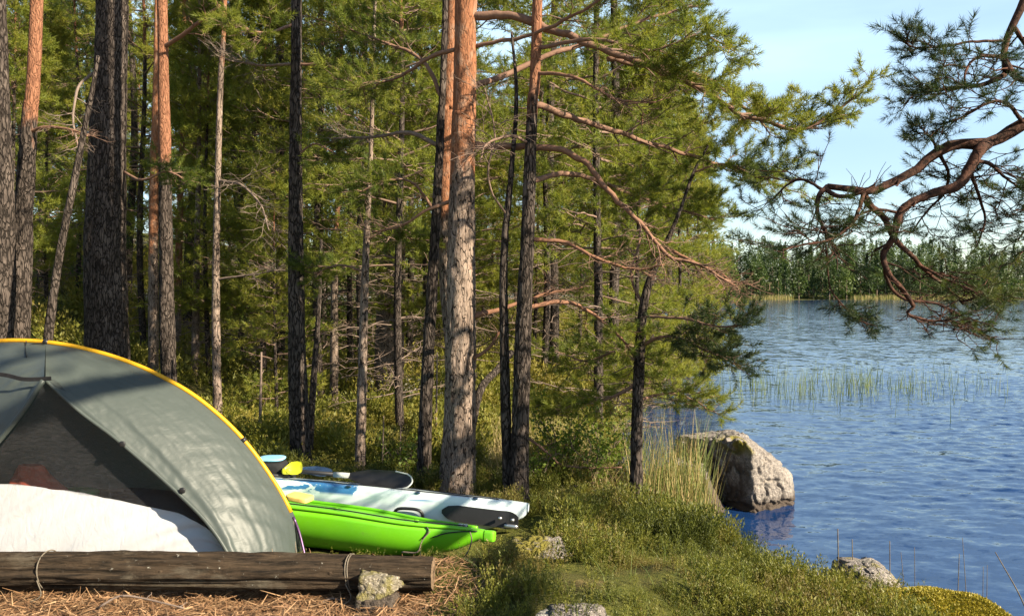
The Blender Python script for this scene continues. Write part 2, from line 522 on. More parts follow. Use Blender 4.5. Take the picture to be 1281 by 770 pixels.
# kayak hull: white with torn blue patches on the deck side
m = M('white_blue_hull')
v = m.obj((.55, 1.6, 2.0))
n1 = m.noise(v, 2.3, 5, .62, .8)
dk = m.attr('deck')
bl = m.mix(m.rng(n1, .5, .7), (.04, .16, .34), (.02, .07, .20))
f = m.rng(n1, .50, .515)
f = m.math('MULTIPLY', f, m.rng(dk, .22, .32))
f = m.math('MULTIPLY', f, m.attr('blueband'))
c = m.mix(f, (.52, .60, .62), bl)
c = m.mix(m.rng(m.noise(m.obj(), 40, 3), .6, .75, 0, .15), c, (.3, .3, .28))
m.p(Base_Color=c, Roughness=.22, Specular_IOR_Level=.5)
MAT['white_blue_hull'] = m.m

# silnylon fly: thin grey-green cloth that lets some light through
m = M('silnylon')
n1 = m.noise(m.obj(), 3, 3); n2 = m.noise(m.obj((1, .5, 2)), 22, 4, .6, .4)
c = m.mix(n1, (.046, .058, .052), (.060, .071, .065))
m.p(Base_Color=c, Roughness=.48, Specular_IOR_Level=.4)
m.bump(n2, .35, .006)
m.translucent((.16, .19, .17), .2)
MAT['silnylon'] = m.m
m = M('white_silnylon')
n2 = m.noise(m.obj((2.2, .5, 1.0)), 9, 4, .6, .8)
m.p(Base_Color=(.42, .43, .45), Roughness=.5, Specular_IOR_Level=.3)
m.bump(n2, .45, .009)
m.translucent((.5, .49, .48), .2)
MAT['white_silnylon'] = m.m
# insect netting: dark threads, most of the area open
m = M('netting')
tr = m.n('BsdfTransparent')
st = m.rng(m.noise(m.obj((1.6, 1, 7)), 12, 5, .7, 1.6), .38, .68, .22, .62)
m.p(Base_Color=(.032, .032, .035), Roughness=.5)
mx = m.n('MixShader'); m.set(mx, 'Fac', st)
m.nt.links.new(tr.outputs[0], mx.inputs[1]); m.nt.links.new(m.b.outputs[0], mx.inputs[2])
m.nt.links.new(mx.outputs[0], m.out.inputs['Surface'])
MAT['netting'] = m.m

# ------------------------------------------------------------------ terrain
SHORE = np.array([(14, -30), (8.5, -4), (5.4, 1.5), (3.95, 3.7), (3.3, 4.5), (2.65, 5.1), (2.1, 5.75), (1.72, 6.55), (1.25, 6.95), (1.12, 7.8),
                  (1.35, 9.2), (1.9, 12), (3.1, 16), (4.6, 22), (7.0, 32), (8.5, 45), (4, 62), (-12, 85), (-60, 110), (-220, 140),
                  (-220, -30)], float)

def shore_sd(x, y):
    """distance to the shoreline, positive on land"""
    x = np.asarray(x, float); y = np.asarray(y, float)
    sh = x.shape; x = x.ravel(); y = y.ravel()
    d = np.full(x.shape, 1e9); ins = np.zeros(x.shape, bool)
    n = len(SHORE)
    for i in range(n):
        a, b = SHORE[i], SHORE[(i + 1) % n]
        e = b - a
        t = np.clip(((x - a[0]) * e[0] + (y - a[1]) * e[1]) / (e @ e), 0, 1)
        d = np.minimum(d, np.hypot(x - a[0] - t * e[0], y - a[1] - t * e[1]))
        c = ((a[1] > y) != (b[1] > y)) & (x < (b[0] - a[0]) * (y - a[1]) / (b[1] - a[1] + 1e-12) + a[0])
        ins ^= c
    return np.where(ins, d, -d).reshape(sh)

def height(x, y):
    x = np.asarray(x, float); y = np.asarray(y, float)
    base = 0.80 - 0.21 * sstep(3.9, 5.1, y) - 0.09 * sstep(5.1, 7, y) - 0.08 * sstep(7, 11, y)
    base = base - 0.42 * sstep(0.2, 3.0, x) - .14 * sstep(1.5, 2.4, x) * sstep(4.55, 4.0, y) + .17 * np.exp(-(((x - 2.72) / .7) ** 2 + ((y - 4.55) / .45) ** 2)) - 0.10 * np.exp(-(((x + .5) / .9) ** 2 + ((y - 4.95) / .45) ** 2))
    t = -x - 2.7 - 0.15 * y
    rise = 0.32 * (np.sqrt(t * t + 0.3) + t) / 2
    far = 0.055 * np.maximum(0, y - 14) * sstep(14, 24, y)
    rise = 9 * np.tanh((rise + far) / 9)
    zl = base + rise + 0.10 * (fbm(x * 1.1, y * 1.1, 0, 3) - .5) + 0.30 * (fbm(x * .33, y * .33, 0, 5) - .5) * sstep(6, 12, y)
    zl = zl + 0.045 * (vn(x * 5, y * 5, 0, 9) - .5)
    d = shore_sd(x, y) + 0.18 * (vn(x * 2.1, y * 2.1, 0, 7) - .5)
    s = sstep(-0.45, 0.55, d)
    return zl * s - 0.7 * (1 - s)

def hz(x, y): return float(height(np.array([x]), np.array([y]))[0])

def graded(a, b, mid0, mid1, fine, growth):
    """grid lines: fine spacing between mid0 and mid1, coarser outwards"""
    xs = list(np.arange(mid0, mid1 + 1e-6, fine))
    s = fine
    while xs[-1] < b: s *= growth; xs.append(xs[-1] + s)
    s = fine
    lo = [mid0]
    while lo[-1] > a: s *= growth; lo.append(lo[-1] - s)
    return np.array(lo[:0:-1] + xs)

gx = graded(-130, 14, -3.6, 3.4, 0.04, 1.07)
gy = graded(-20, 120, 2.6, 8.6, 0.04, 1.06)
X, Y = np.meshgrid(gx, gy, indexing='ij')
Z = height(X, Y)
lit = sstep(-0.1, -0.7, X) * sstep(4.15, 3.75, Y)
lit = np.maximum(lit, 0.55 * sstep(.45, .25, np.hypot(X - .02, (Y - 4.72) * 1.2)))
lit = np.maximum(lit, 0.45 * sstep(0.24, 0.12, np.hypot(X - .42, (Y - 3.72) * 1.5)))
lit = np.maximum(lit, .62 * sstep(6.4, 7.0, Y) * sstep(9.5, 8, Y) * sstep(-.3, .2, X))
rock = sstep(.30, .12, np.hypot((X - .30), (Y - 3.34) * 1.9)) + sstep(.5, .1, np.abs(shore_sd(X, Y) - .05)) * .55 * (Y < 7)
rock = rock + .7 * sstep(.55, .72, fbm(X * .35, Y * .35, 0, 44)) * sstep(9, 13, Y)
me = make_mesh('ground', np.stack([X, Y, Z], -1).reshape(-1, 3), [grid_faces(len(gx), len(gy))], MAT['ground'],
               {'litter': lit.ravel(), 'rock': rock.ravel()})
tag(link('ground', me), kind='structure')

# lake: one sheet, really wavy near the camera
lx = graded(-700, 900, 0.5, 14, 0.06, 1.05)
ly = graded(-60, 900, 4.0, 20, 0.05, 1.035)
X, Y = np.meshgrid(lx, ly, indexing='ij')
fade = sstep(70, 18, np.hypot(X - 4, Y))
Z = fade * (0.015 * (vn(X * 1.6 + Y * .25, Y * 3.0, 0, 61) - .5) + 0.024 * (vn(X * 4.6 + Y * .6, Y * 8.5 - X * .5, 0, 62) - .5)
            + 0.020 * (vn(X * 7 - Y, Y * 11, 0, 63) - .5))
Z = Z * (0.35 + 0.65 * sstep(1.5, 5, np.abs(shore_sd(X, Y))))
me = make_mesh('lake', np.stack([X, Y, Z], -1).reshape(-1, 3), [grid_faces(len(lx), len(ly))], MAT['water'])
tag(link('lake', me), kind='structure')

# far shore: low wooded rise across the lake
fx = np.linspace(-260, 640, 120); fy = np.linspace(236, 700, 50)
X, Y = np.meshgrid(fx, fy, indexing='ij')
edge = 242 + 10 * (vn(X * .02, 0, 0, 70) - .5) + 4 * (vn(X * .11, 0, 0, 71) - .5)
Z = -0.6 + 1.2 * sstep(-3, 3, Y - edge) + 7 * sstep(0, 140, Y - edge) + 5 * (fbm(X * .01, Y * .01, 0, 72) - .5) * sstep(10, 60, Y - edge)
me = make_mesh('far_shore', np.stack([X, Y, Z], -1).reshape(-1, 3), [grid_faces(120, 50)], MAT['ground'],
               {'litter': np.zeros(X.size), 'rock': np.zeros(X.size)})
tag(link('far_shore', me), kind='structure')

# ------------------------------------------------------------------ plant toolkit
def shoot_template(n, length, nl, nw, ang0=25, ang1=75, seed=0, both=False):
    """a pine shoot along +Z: n thin triangular needles"""
    r = np.random.default_rng(seed)
    t = np.sort(r.uniform(0.0, 1, n)); ph = r.uniform(0, 2 * np.pi, n)
    an = np.radians(ang1 + (ang0 - ang1) * t + r.uniform(-14, 14, n))
    L = nl * r.uniform(.75, 1.15, n)
    base = np.stack([0 * t, 0 * t, t * length], 1)
    rad = np.stack([np.cos(ph), np.sin(ph), 0 * ph], 1)
    d = rad * np.sin(an)[:, None] + np.array([0, 0, 1]) * np.cos(an)[:, None]
    side = np.stack([-np.sin(ph), np.cos(ph), 0 * ph], 1)
    tw = r.uniform(0, np.pi, n)[:, None]
    side = norm(side * np.cos(tw) + np.cross(d, side) * np.sin(tw))
    tip = base + d * L[:, None]
    V = np.stack([base - side * nw / 2, base + side * nw / 2, tip], 1)
    return V.reshape(-1, 3)

def frames(D, r):
    D = norm(D)
    ref = norm(r.normal(size=D.shape))
    A = norm(np.cross(D, ref))
    B = np.cross(D, A)
    return np.stack([A, B, D], -1)       # columns

def scatter(tpl, P, D, S, r, tint):
    """copies of a template merged into one triangle soup"""
    Rm = frames(D, r)
    V = np.einsum('nij,kj->nki', Rm, tpl) * np.asarray(S)[:, None, None] + P[:, None, :]
    n, k, _ = V.shape
    Fi = np.arange(n * k).reshape(-1, 3)
    return V.reshape(-1, 3), [Fi], np.repeat(tint, k)

def poly_at(P, t):
    """P (n,m,3), t (n,s) -> points (n,s,3), tangents"""
    n, m, _ = P.shape
    f = np.clip(t, 0, 1) * (m - 1)
    i = np.minimum(f.astype(int), m - 2)
    w = (f - i)[..., None]
    r_ = np.arange(n)[:, None]
    a, b = P[r_, i], P[r_, i + 1]
    return a * (1 - w) + b * w, norm(b - a)

def plen(P): return np.linalg.norm(np.diff(P, axis=1), axis=2).sum(1)

def spawn(P, k, t0, t1, lf, r, ang=55, up=.1, upj=.25, curve=.0, m=5, wob=.06, taper=.6, flat=1.0):
    """k side branches on every polyline of P"""
    n = len(P)
    t = t0 + (t1 - t0) * (np.arange(k)[None] + r.uniform(0, 1, (n, k))) / k
    B, T = poly_at(P, t)
    Zv = np.array([0, 0, 1.0])
    s = norm(np.cross(T, Zv) + 1e-4)
    sg = np.where((np.arange(k)[None] + r.integers(0, 2, (n, 1))) % 2 == 0, 1, -1)[..., None]
    roll = r.normal(0, .35 / max(flat, .1), (n, k))[..., None]
    sd = s * sg * np.cos(roll) + np.cross(T, s) * np.sin(roll)
    a = np.radians(ang + r.uniform(-15, 15, (n, k)))[..., None]
    D = norm(T * np.cos(a) + sd * np.sin(a) + Zv * (up + r.normal(0, upj, (n, k))[..., None]))
    L = (lf * (1 - taper * t) * r.uniform(.6, 1.25, (n, k)))[..., None, None]
    u = np.linspace(0, 1, m)[None, None, :, None]
    C = B[..., None, :] + D[..., None, :] * L * u + Zv * (curve * L * u ** 2)
    w = r.normal(0, wob, (n, k, m, 3)) * L * u
    C = C + w
    return C.reshape(-1, m, 3), t.reshape(-1)

def taper_r(n, m, r0, r1):
    u = np.linspace(0, 1, m)[None]
    return np.asarray(r0).reshape(-1, 1) * (1 - u) + np.asarray(r1).reshape(-1, 1) * u

NEAR = shoot_template(54, .065, .048, .0030, 25, 85, 1)
HERO = shoot_template(36, .075, .052, .0048, 25, 85, 2)
FAR = shoot_template(18, .12, .080, .0115, 25, 85, 3)
SPRUCE = shoot_template(24, .22, .035, .013, 35, 80, 4)

def needles_on(twigs, per, tpl, scale, r, acc, tint0=.5, tj=.22, up=.35, t0=.35):
    n = len(twigs)
    t = t0 + (1 - t0) * (np.arange(per)[None] + 1 - r.uniform(0, .6, (n, per))) / per
    B, T = poly_at(twigs, t)
    D = norm(T + np.array([0, 0, up]) + r.normal(0, .28, T.shape))
    P = B.reshape(-1, 3); D = D.reshape(-1, 3)
    S = scale * r.uniform(.75, 1.2, len(P))
    cl = vn(P[:, 0] * 1.6, P[:, 1] * 1.6, P[:, 2] * 2.2, 91) - .5
    ti = np.clip(tint0 + cl * .45 + r.normal(0, tj, len(P)), 0, 1)
    V, Fc, tt = scatter(tpl, P, D, S, r, ti)
    acc.add(V, Fc, tint=tt)

# ------------------------------------------------------------------ far wood (one mass across the lake)
def far_wood():
    r = np.random.default_rng(5)
    acc = Acc()
    xs, ys, hs, kd = [], [], [], []
    n = 900
    x = r.uniform(-70, 330, n); off = r.uniform(0, 1, n) ** 1.3 * 75 + 2
    e = 242 + 10 * (vn(x * .02, 0, 0, 70) - .5) + 4 * (vn(x * .11, 0, 0, 71) - .5)
    y = e + off
    h = r.uniform(13, 20.5, n) * (.62 + .38 * sstep(0, 25, off)) + 2.5 * (vn(x * .03, y * .03, 0, 74) - .5)
    kind = r.choice(3, n, p=[.50, .32, .18])          # pine, spruce, birch
    z0 = .6 + 7 * sstep(0, 140, off)
    for i in range(n):
        k = 620 if off[i] < 30 else 300
        u = r.uniform(0, 1, k)
        if kind[i] == 0:
            lo = .30; zz = lo + (1 - lo) * u; rad = 2.1 * np.sqrt(np.clip(np.sin(np.pi * (.18 + .80 * u)), 0, 1))
        elif kind[i] == 1:
            lo = .06; zz = lo + (1 - lo) * u; rad = 1.7 * (1 - u) ** 1.1 + .05
        else:
            lo = .15; zz = lo + (1 - lo) * u; rad = 2.5 * np.sqrt(np.clip(np.sin(np.pi * (.1 + .86 * u)), 0, 1))
        ph = r.uniform(0, 2 * np.pi, k); q = np.sqrt(r.uniform(.15, 1, k)) * rad * (.7 + .6 * vn(ph * 1.3, zz * 5, i, 75))
        P = np.stack([x[i] + q * np.cos(ph), y[i] + q * np.sin(ph), z0[i] + zz * h[i]], 1)
        s = r.uniform(.22, .55, (k, 1))
        a = norm(r.normal(size=(k, 3))); b = norm(np.cross(a, r.normal(size=(k, 3))))
        V = np.stack([P - a * s, P + a * s * .8 + b * s * .4, P + b * s], 1).reshape(-1, 3)
        ti = np.clip([.35, .15, .75][kind[i]] + r.normal(0, .12) + r.normal(0, .1, k), 0, 1)
        acc.add(V, [np.arange(3 * k).reshape(-1, 3)], 0, tint=np.repeat(ti, 3))
        tp = np.array([[[x[i], y[i], z0[i] - .5], [x[i], y[i], z0[i] + h[i] * .6]]])
        tv, tf = tubes(tp, np.array([[.16, .09]]), 5)
        acc.add(tv, tf, 1, tint=.5)
    # shrubs along the waterline
    k = 14000
    x = r.uniform(-60, 330, k)
    e = 242 + 10 * (vn(x * .02, 0, 0, 70) - .5) + 4 * (vn(x * .11, 0, 0, 71) - .5)
    P = np.stack([x, e + r.uniform(1.5, 8, k), .3 + r.uniform(0, 5.5, k) * (.4 + vn(x * .2, 0, 0, 77))], 1)
    s = r.uniform(.3, .7, (k, 1))
    a = norm(r.normal(size=(k, 3))); b = norm(np.cross(a, r.normal(size=(k, 3))))
    V = np.stack([P - a * s, P + a * s, P + b * s], 1).reshape(-1, 3)
    acc.add(V, [np.arange(3 * k).reshape(-1, 3)], 0, tint=np.repeat(np.clip(r.normal(.35, .2, k), 0, 1), 3))
    tag(acc.build('far_wood', [MAT['far_leaves'], MAT['far_bark']]), kind='stuff')

leafmat('far_leaves', [(0.0, (.020, .040, .013)), (0.4, (.050, .080, .020)), (0.7, (.085, .12, .026)), (1.0, (.13, .165, .03))], .3)
far_wood()

def blades(x, y, z, h, w, lean, r, tint, seg=3):
    """grass-like blades: narrow bent strips"""
    n = len(x)
    az = r.uniform(0, 2 * np.pi, n); ln = lean * r.uniform(.2, 1.2, n)
    u = np.linspace(0, 1, seg + 1)
    d = np.stack([np.cos(az), np.sin(az)], 1)
    P = np.zeros((n, seg + 1, 3))
    P[..., 0] = np.asarray(x)[:, None] + d[:, 0:1] * (ln * h)[:, None] * u ** 2
    P[..., 1] = np.asarray(y)[:, None] + d[:, 1:2] * (ln * h)[:, None] * u ** 2
    P[..., 2] = np.asarray(z)[:, None] + h[:, None] * u * (1 - .25 * ln[:, None] * u)
    fa = r.uniform(0, 2 * np.pi, n)
    s = np.stack([np.cos(fa), np.sin(fa), 0 * fa], 1)[:, None, :] * (np.asarray(w).reshape(-1, 1, 1) / 2) * (1 - .85 * u[None, :, None])
    V = np.stack([P - s, P + s], 2).reshape(-1, 3)
    m_ = seg + 1
    i, j = np.meshgrid(np.arange(n), np.arange(seg), indexing='ij')
    b = i * m_ * 2 + j * 2
    q = np.stack([b, b + 1, b + 3, b + 2], -1).reshape(-1, 4)
    return V, [q], np.repeat(tint, m_ * 2)

def reedbed(name, x, y, z, h, w, lean, r, tint, mat, label=None):
    acc = Acc(); V, Fc, t = blades(x, y, z, h, w, lean, r, tint); acc.add(V, Fc, tint=t)
    return tag(acc.build(name, MAT[mat]), kind='stuff', label=label)

r = np.random.default_rng(8)
n = 5200                                                    # pale reed belt along the far shore
x = r.uniform(72, 215, n)
e = 242 + 10 * (vn(x * .02, 0, 0, 70) - .5) + 4 * (vn(x * .11, 0, 0, 71) - .5)
keep = vn(x * .09, 0, 0, 79) > .28
x, e = x[keep], e[keep]
reedbed('far_reeds', x, e - r.uniform(0, 4, len(x)), np.full(len(x), -.1), r.uniform(1.0, 2.0, len(x)), np.full(len(x), .12), .15, r, np.clip(r.normal(.6, .15, len(x)), 0, 1), 'reed')

n = 900                                                     # sparse rushes standing in the lake
x = np.concatenate([r.uniform(5.4, 9.0, 560), r.uniform(4.6, 11.5, 340)])
y = 18.2 + r.normal(0, 1.3, n) + .12 * (x - 7)
keep = vn(x * 1.2, y * .8, 0, 81) > .33
x, y = x[keep], y[keep]
reedbed('lake_rushes', x, y, np.full(len(x), -.1), r.uniform(.3, .72, len(x)), np.full(len(x), .012), .25, r, np.clip(r.normal(.22, .12, len(x)), 0, 1), 'reed')

# ------------------------------------------------------------------ hero trunks
def trunk_mesh(path, rad, warm_z, mat, parent, name='trunk', origin=(0, 0, 0), sides=40, step=.03, relief=.07, seed=0, flare=.35):
    L = np.linalg.norm(np.diff(path, axis=0), axis=1).sum()
    m_ = max(12, int(min(L / step, 420)))
    Q = resample(np.column_stack([path, rad]), m_)
    P, rr = Q[:, :3], Q[:, 3].copy()
    s = np.linspace(0, L, m_)
    rr *= 1 + flare * np.exp(-s / .16)
    V, fc = tubes(P[None], rr[None], sides, cap=True)
    nb = m_ * sides
    th = np.tile(np.linspace(0, 2 * np.pi, sides, endpoint=False), m_)
    ss = np.repeat(s, sides); rb = np.repeat(rr, sides)
    axis = np.repeat(P, sides, 0)
    cx_, cy_ = np.cos(th) * rb * 28, np.sin(th) * rb * 28
    rid = 1 - np.abs(2 * vn(cx_ * 1.0, cy_ * 1.0, ss * 7 + seed * 3, seed) - 1)
    rid2 = vn(cx_ * 2.4, cy_ * 2.4, ss * 20, seed + 5)
    lump = vn(np.cos(th) * 1.2, np.sin(th) * 1.2, ss * 2.2, seed + 9) - .5
    wz = sstep(warm_z[0], warm_z[1], P[:, 2] + np.zeros(m_)) if warm_z else np.zeros(m_)
    wz = np.repeat(wz, sides)
    amp = relief * (1 - .65 * wz)
    disp = 1 + amp * (-1.5 * sstep(.72, .98, rid) + .5 * (rid2 - .5)) + .10 * lump + .22 * np.repeat(np.exp(-s / .18), sides) * (vn(np.cos(th) * 1.6 + 5, np.sin(th) * 1.6, ss, seed + 3) - .5)
    V[:nb] = axis + (V[:nb] - axis) * disp[:, None]
    warm = np.concatenate([wz, [0, 0]])
    me = make_mesh(name, V - np.asarray(origin), fc, MAT[mat], {'warm': warm})
    return link(name, me, parent)

# a loose pine top shared by the tall trees whose crowns are above the picture
def crown_top(seed, h, spread, nl, tpl, scale, per, subs, twg):
    r = np.random.default_rng(seed)
    hs = np.sort(r.uniform(0, 1, nl)); az = np.arange(nl) * 2.4 + r.uniform(-.4, .4, nl)
    L = spread * (1 - .75 * hs) * r.uniform(.7, 1.15, nl)
    el = np.radians(5 + 45 * hs + r.uniform(-10, 10, nl))
    D = np.stack([np.cos(az) * np.cos(el), np.sin(az) * np.cos(el), np.sin(el)], 1)
    u = np.linspace(0, 1, 7)[None, :, None]
    P = np.array([0, 0, 1.0]) * (hs * h)[:, None, None] + D[:, None, :] * L[:, None, None] * u + np.array([0, 0, 1]) * (.10 * L[:, None, None] * np.sin(u * 5))
    P = P + r.normal(0, .03, P.shape) * L[:, None, None] * u
    S, _ = spawn(P, subs, .25, .98, spread * .42, r, 52, .1)
    Tw, _ = spawn(S, twg, .2, 1., spread * .20, r, 45, .2, m=3)
    br, nd = Acc(), Acc()
    V, f = tubes(P, taper_r(nl, 7, .012 + .012 * L, .005), 5); br.add(V, f, warm=.8)
    V, f = tubes(S, taper_r(len(S), 5, .008, .003), 4); br.add(V, f, warm=.6)
    V, f = tubes(np.array([[[0, 0, -.3], [0, 0, h * .5], [0, 0, h]]]), np.array([[.07, .05, .01]]), 8); br.add(V, f, warm=1.0)
    needles_on(Tw, per, tpl, scale, r, nd, .5)
    needles_on(S[:, 2:], 2, tpl, scale, r, nd, .5)
    return br, nd

TOPS = []
for sd in (3, 4):
    br, nd = crown_top(sd, 3.4, 1.7, 26, FAR, 1.05, 2, 6, 4)
    b = br.build('branch_sprays', MAT['branch_wood']); n_ = nd.build('crown', MAT['needles'], smooth=False)
    TOPS.append((b.data, n_.data))
    bpy.data.objects.remove(b); bpy.data.objects.remove(n_)

# limbs drawn at their own depth, with side branches and needles
def limb(parent, origin, pts, w0, w1, seed, subs=9, sub_l=.55, twigs=5, tw_l=.22, per=3, needles=True, t0=.4, warm=.6, tpl=HERO, scale=1.0, mat='needles',
         tint=.5, up=.05, name='branch', curve=.0, bare=False, wood='branch_wood', sides=8, ang=52, wob=.06, tw_ang=45, nup=.35, sn=2, wigk=1.0, join=None, root3=None):
    """pts: (px, v, depth) rows; widths in photo pixels"""
    r = np.random.default_rng(seed)
    pts = np.asarray(pts, float)
    P3 = np.array([at(*p) for p in pts])
    if root3 is not None: P3 = np.vstack([np.array(root3)[None], P3])
    if join:
        Q_ = np.vstack(join)
        dd = np.linalg.norm(Q_ - P3[0], axis=1)
        if dd.min() < .35: P3[0] = Q_[dd.argmin()]
    m_ = max(10, 6 * len(pts))
    P = resample(P3, m_)[None]
    dm = pts[:, 2].mean() / F / 2
    Lm = plen(P)[0]
    wig = np.cumsum(r.normal(0, .006, (1, m_, 3)), 1) * Lm * .5 * wigk
    wig[:, 0] = 0
    P = P + wig
    if join is not None: join.append(P[0])
    rad = np.linspace(w0 * dm, w1 * dm, m_)[None] * (1 + .16 * (r.uniform(0, 1, (1, m_)) - .5))
    acc, nd = Acc(), Acc()
    V, f = tubes(P, rad, sides, cap=True); acc.add(V, f, warm=warm)
    S, _ = spawn(P, subs, t0, .99, sub_l, r, ang, up, curve=curve, taper=.45, wob=wob)
    V, f = tubes(S, taper_r(len(S), 5, max(w1 * dm * .75, .0035), .0022), 5); acc.add(V, f, warm=warm * .8)
    Tw, _ = spawn(S, twigs, .2, 1.0, tw_l, r, tw_ang, .12, m=4, taper=.3, wob=wob)
    V, f = tubes(Tw, taper_r(len(Tw), 4, .0026, .0014), 4); acc.add(V, f, warm=warm * .6)
    if bare:
        T2, _ = spawn(Tw, 3, .2, 1., tw_l * .6, r, 40, .0, m=3)
        V, f = tubes(T2, taper_r(len(T2), 3, .0018, .001), 3); acc.add(V, f, warm=warm * .6)
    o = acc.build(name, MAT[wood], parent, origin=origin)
    if needles:
        needles_on(Tw, per, tpl, scale, r, nd, tint, up=nup)
        if sn: needles_on(S[:, 1:], sn, tpl, scale, r, nd, tint, up=nup)
        tip = P[:, -4:]
        needles_on(tip, 3, tpl, scale, r, nd, tint, up=nup)
        nd.build('needles', MAT[mat], o, origin=None if False else origin, smooth=False)
    return o

TREES = {}
def hero_tree(key, pts, depth, warm=None, mat='bark', label='', top=9.0, crown=None, name='pine_tree', seed=1, cs=1.0, relief=.07, group=None, base_drop=.12, sides=40, step=.03):
    """pts: (px, v, width px) from the foot upwards"""
    P = np.array([at(a, b, depth if np.isscalar(depth) else depth[i]) for i, (a, b, w) in enumerate(pts)])
    rad = np.array([w for _, _, w in pts]) * (depth if np.isscalar(depth) else np.mean(depth)) / F / 2
    g = hz(P[0, 0], P[0, 1])
    d0 = P[1] - P[0]
    # carry the foot into the ground
    k = (P[0, 2] - (g - base_drop)) / max(d0[2], .1)
    if k > 0.02:
        P = np.vstack([P[0] - d0 * k * np.array([.6, .6, 1]), P]); rad = np.concatenate([[rad[0] * 1.02], rad])
    if top and P[-1, 2] < top:
        d = P[-1] - P[-2]; d = d / d[2]
        d = d * np.array([.6, .6, 1])
        P = np.vstack([P, P[-1] + d * (top - P[-1, 2])]); rad = np.concatenate([rad, [rad[-1] * (.45 if crown is not None else .25)]])
    base = np.array([P[0, 0], P[0, 1], g])
    root = empty(name, base, label, 'tree' if 'dead' not in name else 'dead tree', group)
    trunk_mesh(P, rad, warm, mat, root, origin=base, seed=seed, relief=relief, sides=sides, step=step)
    if crown is not None:
        b, n_ = TOPS[crown]
        for nm, d_ in (('branch_sprays', b), ('crown', n_)):
            o = link(nm, d_, root, P[-1] - base - np.array([0, 0, .6]))
            o.rotation_euler = (0, 0, seed * 1.7); o.scale = (cs, cs, cs)
    TREES[key] = (root, base)
    return root, base

hero_tree('t1', [(8, 470, 26), (6, 300, 24), (3, 150, 20), (-2, 0, 17)], 8.0, None, 'dark_bark', 'dark barked pine trunk cut by the left picture edge, beside the orange topped pine', 13, 0, seed=11)
hero_tree('t2', [(23, 470, 25), (28, 300, 23), (37, 150, 18), (46, 0, 14)], 8.3, (3.3, 4.6), 'dark_bark', 'slim pine leaning right with smooth orange upper bark, second trunk from the left', 13, None, seed=12)
hero_tree('t3', [(58, 450, 12), (68, 360, 10), (80, 290, 9), (98, 200, 8), (114, 120, 6), (123, 70, 4)], 7.6, None, 'dark_bark', 'thin dark sapling leaning right beside the thickest trunk on the left', None, None, 'leaning_sapling', 13)
hero_tree('t4', [(134, 470, 52), (132, 300, 48), (135, 150, 42), (141, 0, 36)], 9.0, (5.4, 7.5), 'dark_bark', 'thickest pine trunk, standing straight behind the top of the tent', 15, 0, seed=14, cs=1.2, relief=.06)  # darker bark puts shade from neighbouring trees into the trunk colour
hero_tree('t5', [(212, 500, 20), (208, 350, 17), (206, 180, 15), (203, 0, 12)], 9.6, (3.0, 4.4), 'dark_bark', 'straight slender pine turning orange above, right of the thickest trunk', 13, 1, seed=15)
hero_tree('t6', [(192, 480, 13), (192, 330, 12), (193, 200, 10), (196, 60, 7)], 12.5, (2.2, 3.6), 'bark', 'narrow reddish pine stem just left of the straight slender orange pine', 12, None, seed=16, cs=.8, sides=20, step=.06)
hero_tree('t7', [(221, 500, 9), (223, 350, 9), (227, 200, 7), (230, 60, 5)], 15, (1.5, 3), 'bark', 'thin sunlit orange stem close on the right of the slender orange pine', 12, 1, seed=17, cs=.7, sides=16, step=.08)
hero_tree('t8', [(244, 500, 10), (245, 400, 9), (247, 280, 7), (249, 150, 5)], 14, None, 'bark', 'thin grey stem midway between the slender orange pine and the bare twigged stem', 11, None, seed=18, cs=.7, sides=16, step=.08)
hero_tree('t9', [(272, 500, 11), (270, 380, 10), (272, 240, 8), (276, 100, 7), (282, -20, 5)], 10.2, (4, 6), 'bark', 'thin pine stem with dead grey twigs halfway up, behind the tent shoulder', 12, None, seed=19, cs=.7, sides=20, step=.05)
hero_tree('t10', [(377, 590, 27), (372, 450, 22), (370, 280, 18), (370, 130, 15), (371, -10, 13)], 7.6, None, 'dark_bark', 'dark straight pine rising just behind the end of the tent and the yellow bailer', 13, 0, seed=20)
hero_tree('t11', [(386, 580, 9), (392, 480, 8), (398, 400, 6), (402, 300, 4)], 8.4, None, 'dark_bark', 'thin dark stem leaning away right of the pine behind the tent end', None, None, 'leaning_sapling', 21, sides=14, step=.06)
hero_tree('t12', [(418, 530, 11), (418, 430, 10), (419, 330, 8), (424, 200, 6)], 12.5, (2.5, 4.5), 'bark', 'distant narrow pine stem seen over the middle of the black paddle shaft', 11, None, seed=22, cs=.6, sides=16, step=.06)
hero_tree('t13', [(450, 600, 14), (453, 480, 12), (456, 370, 10), (461, 240, 7), (466, 120, 5)], 7.5, None, 'bark', 'thin sunlit grey stem standing just behind the black paddle blade', 8, None, seed=23, cs=.55, sides=24, step=.04)
hero_tree('t14', [(486, 540, 38), (488, 400, 35), (494, 250, 30), (498, 120, 24), (500, 0, 20)], 14, (3.2, 4.8), 'bark', 'broad far pine with pale flaking bark half hidden by foliage, behind the kayaks', 15, 0, seed=24, cs=1.3, sides=36, step=.05)
hero_tree('t15', [(529, 625, 19), (532, 520, 17), (538, 400, 15), (545, 280, 12), (551, 160, 10), (557, 0, 7)], 6.9, None, 'dark_bark', 'dark slender leaning trunk immediately left of the big orange pine', 10, None, seed=25, cs=.8)
hero_tree('t16', [(592, 640, 24), (582, 540, 24), (567, 420, 24), (559, 300, 23), (560, 150, 20), (566, -10, 18)], 7.4, (2.4, 3.4), 'bark', 'second orange pine mostly hidden behind the big orange pine trunk', 14, 0, seed=26)
hero_tree('t17', [(571, 640, 50), (574, 560, 43), (576, 430, 38), (577, 300, 34), (580, 150, 30), (583, -20, 28)], 6.5, (2.2, 4.0), 'bark', 'big pine with bright orange upper bark standing behind the blue and white kayak', 14.5, 1, seed=27, cs=1.2, relief=.085)
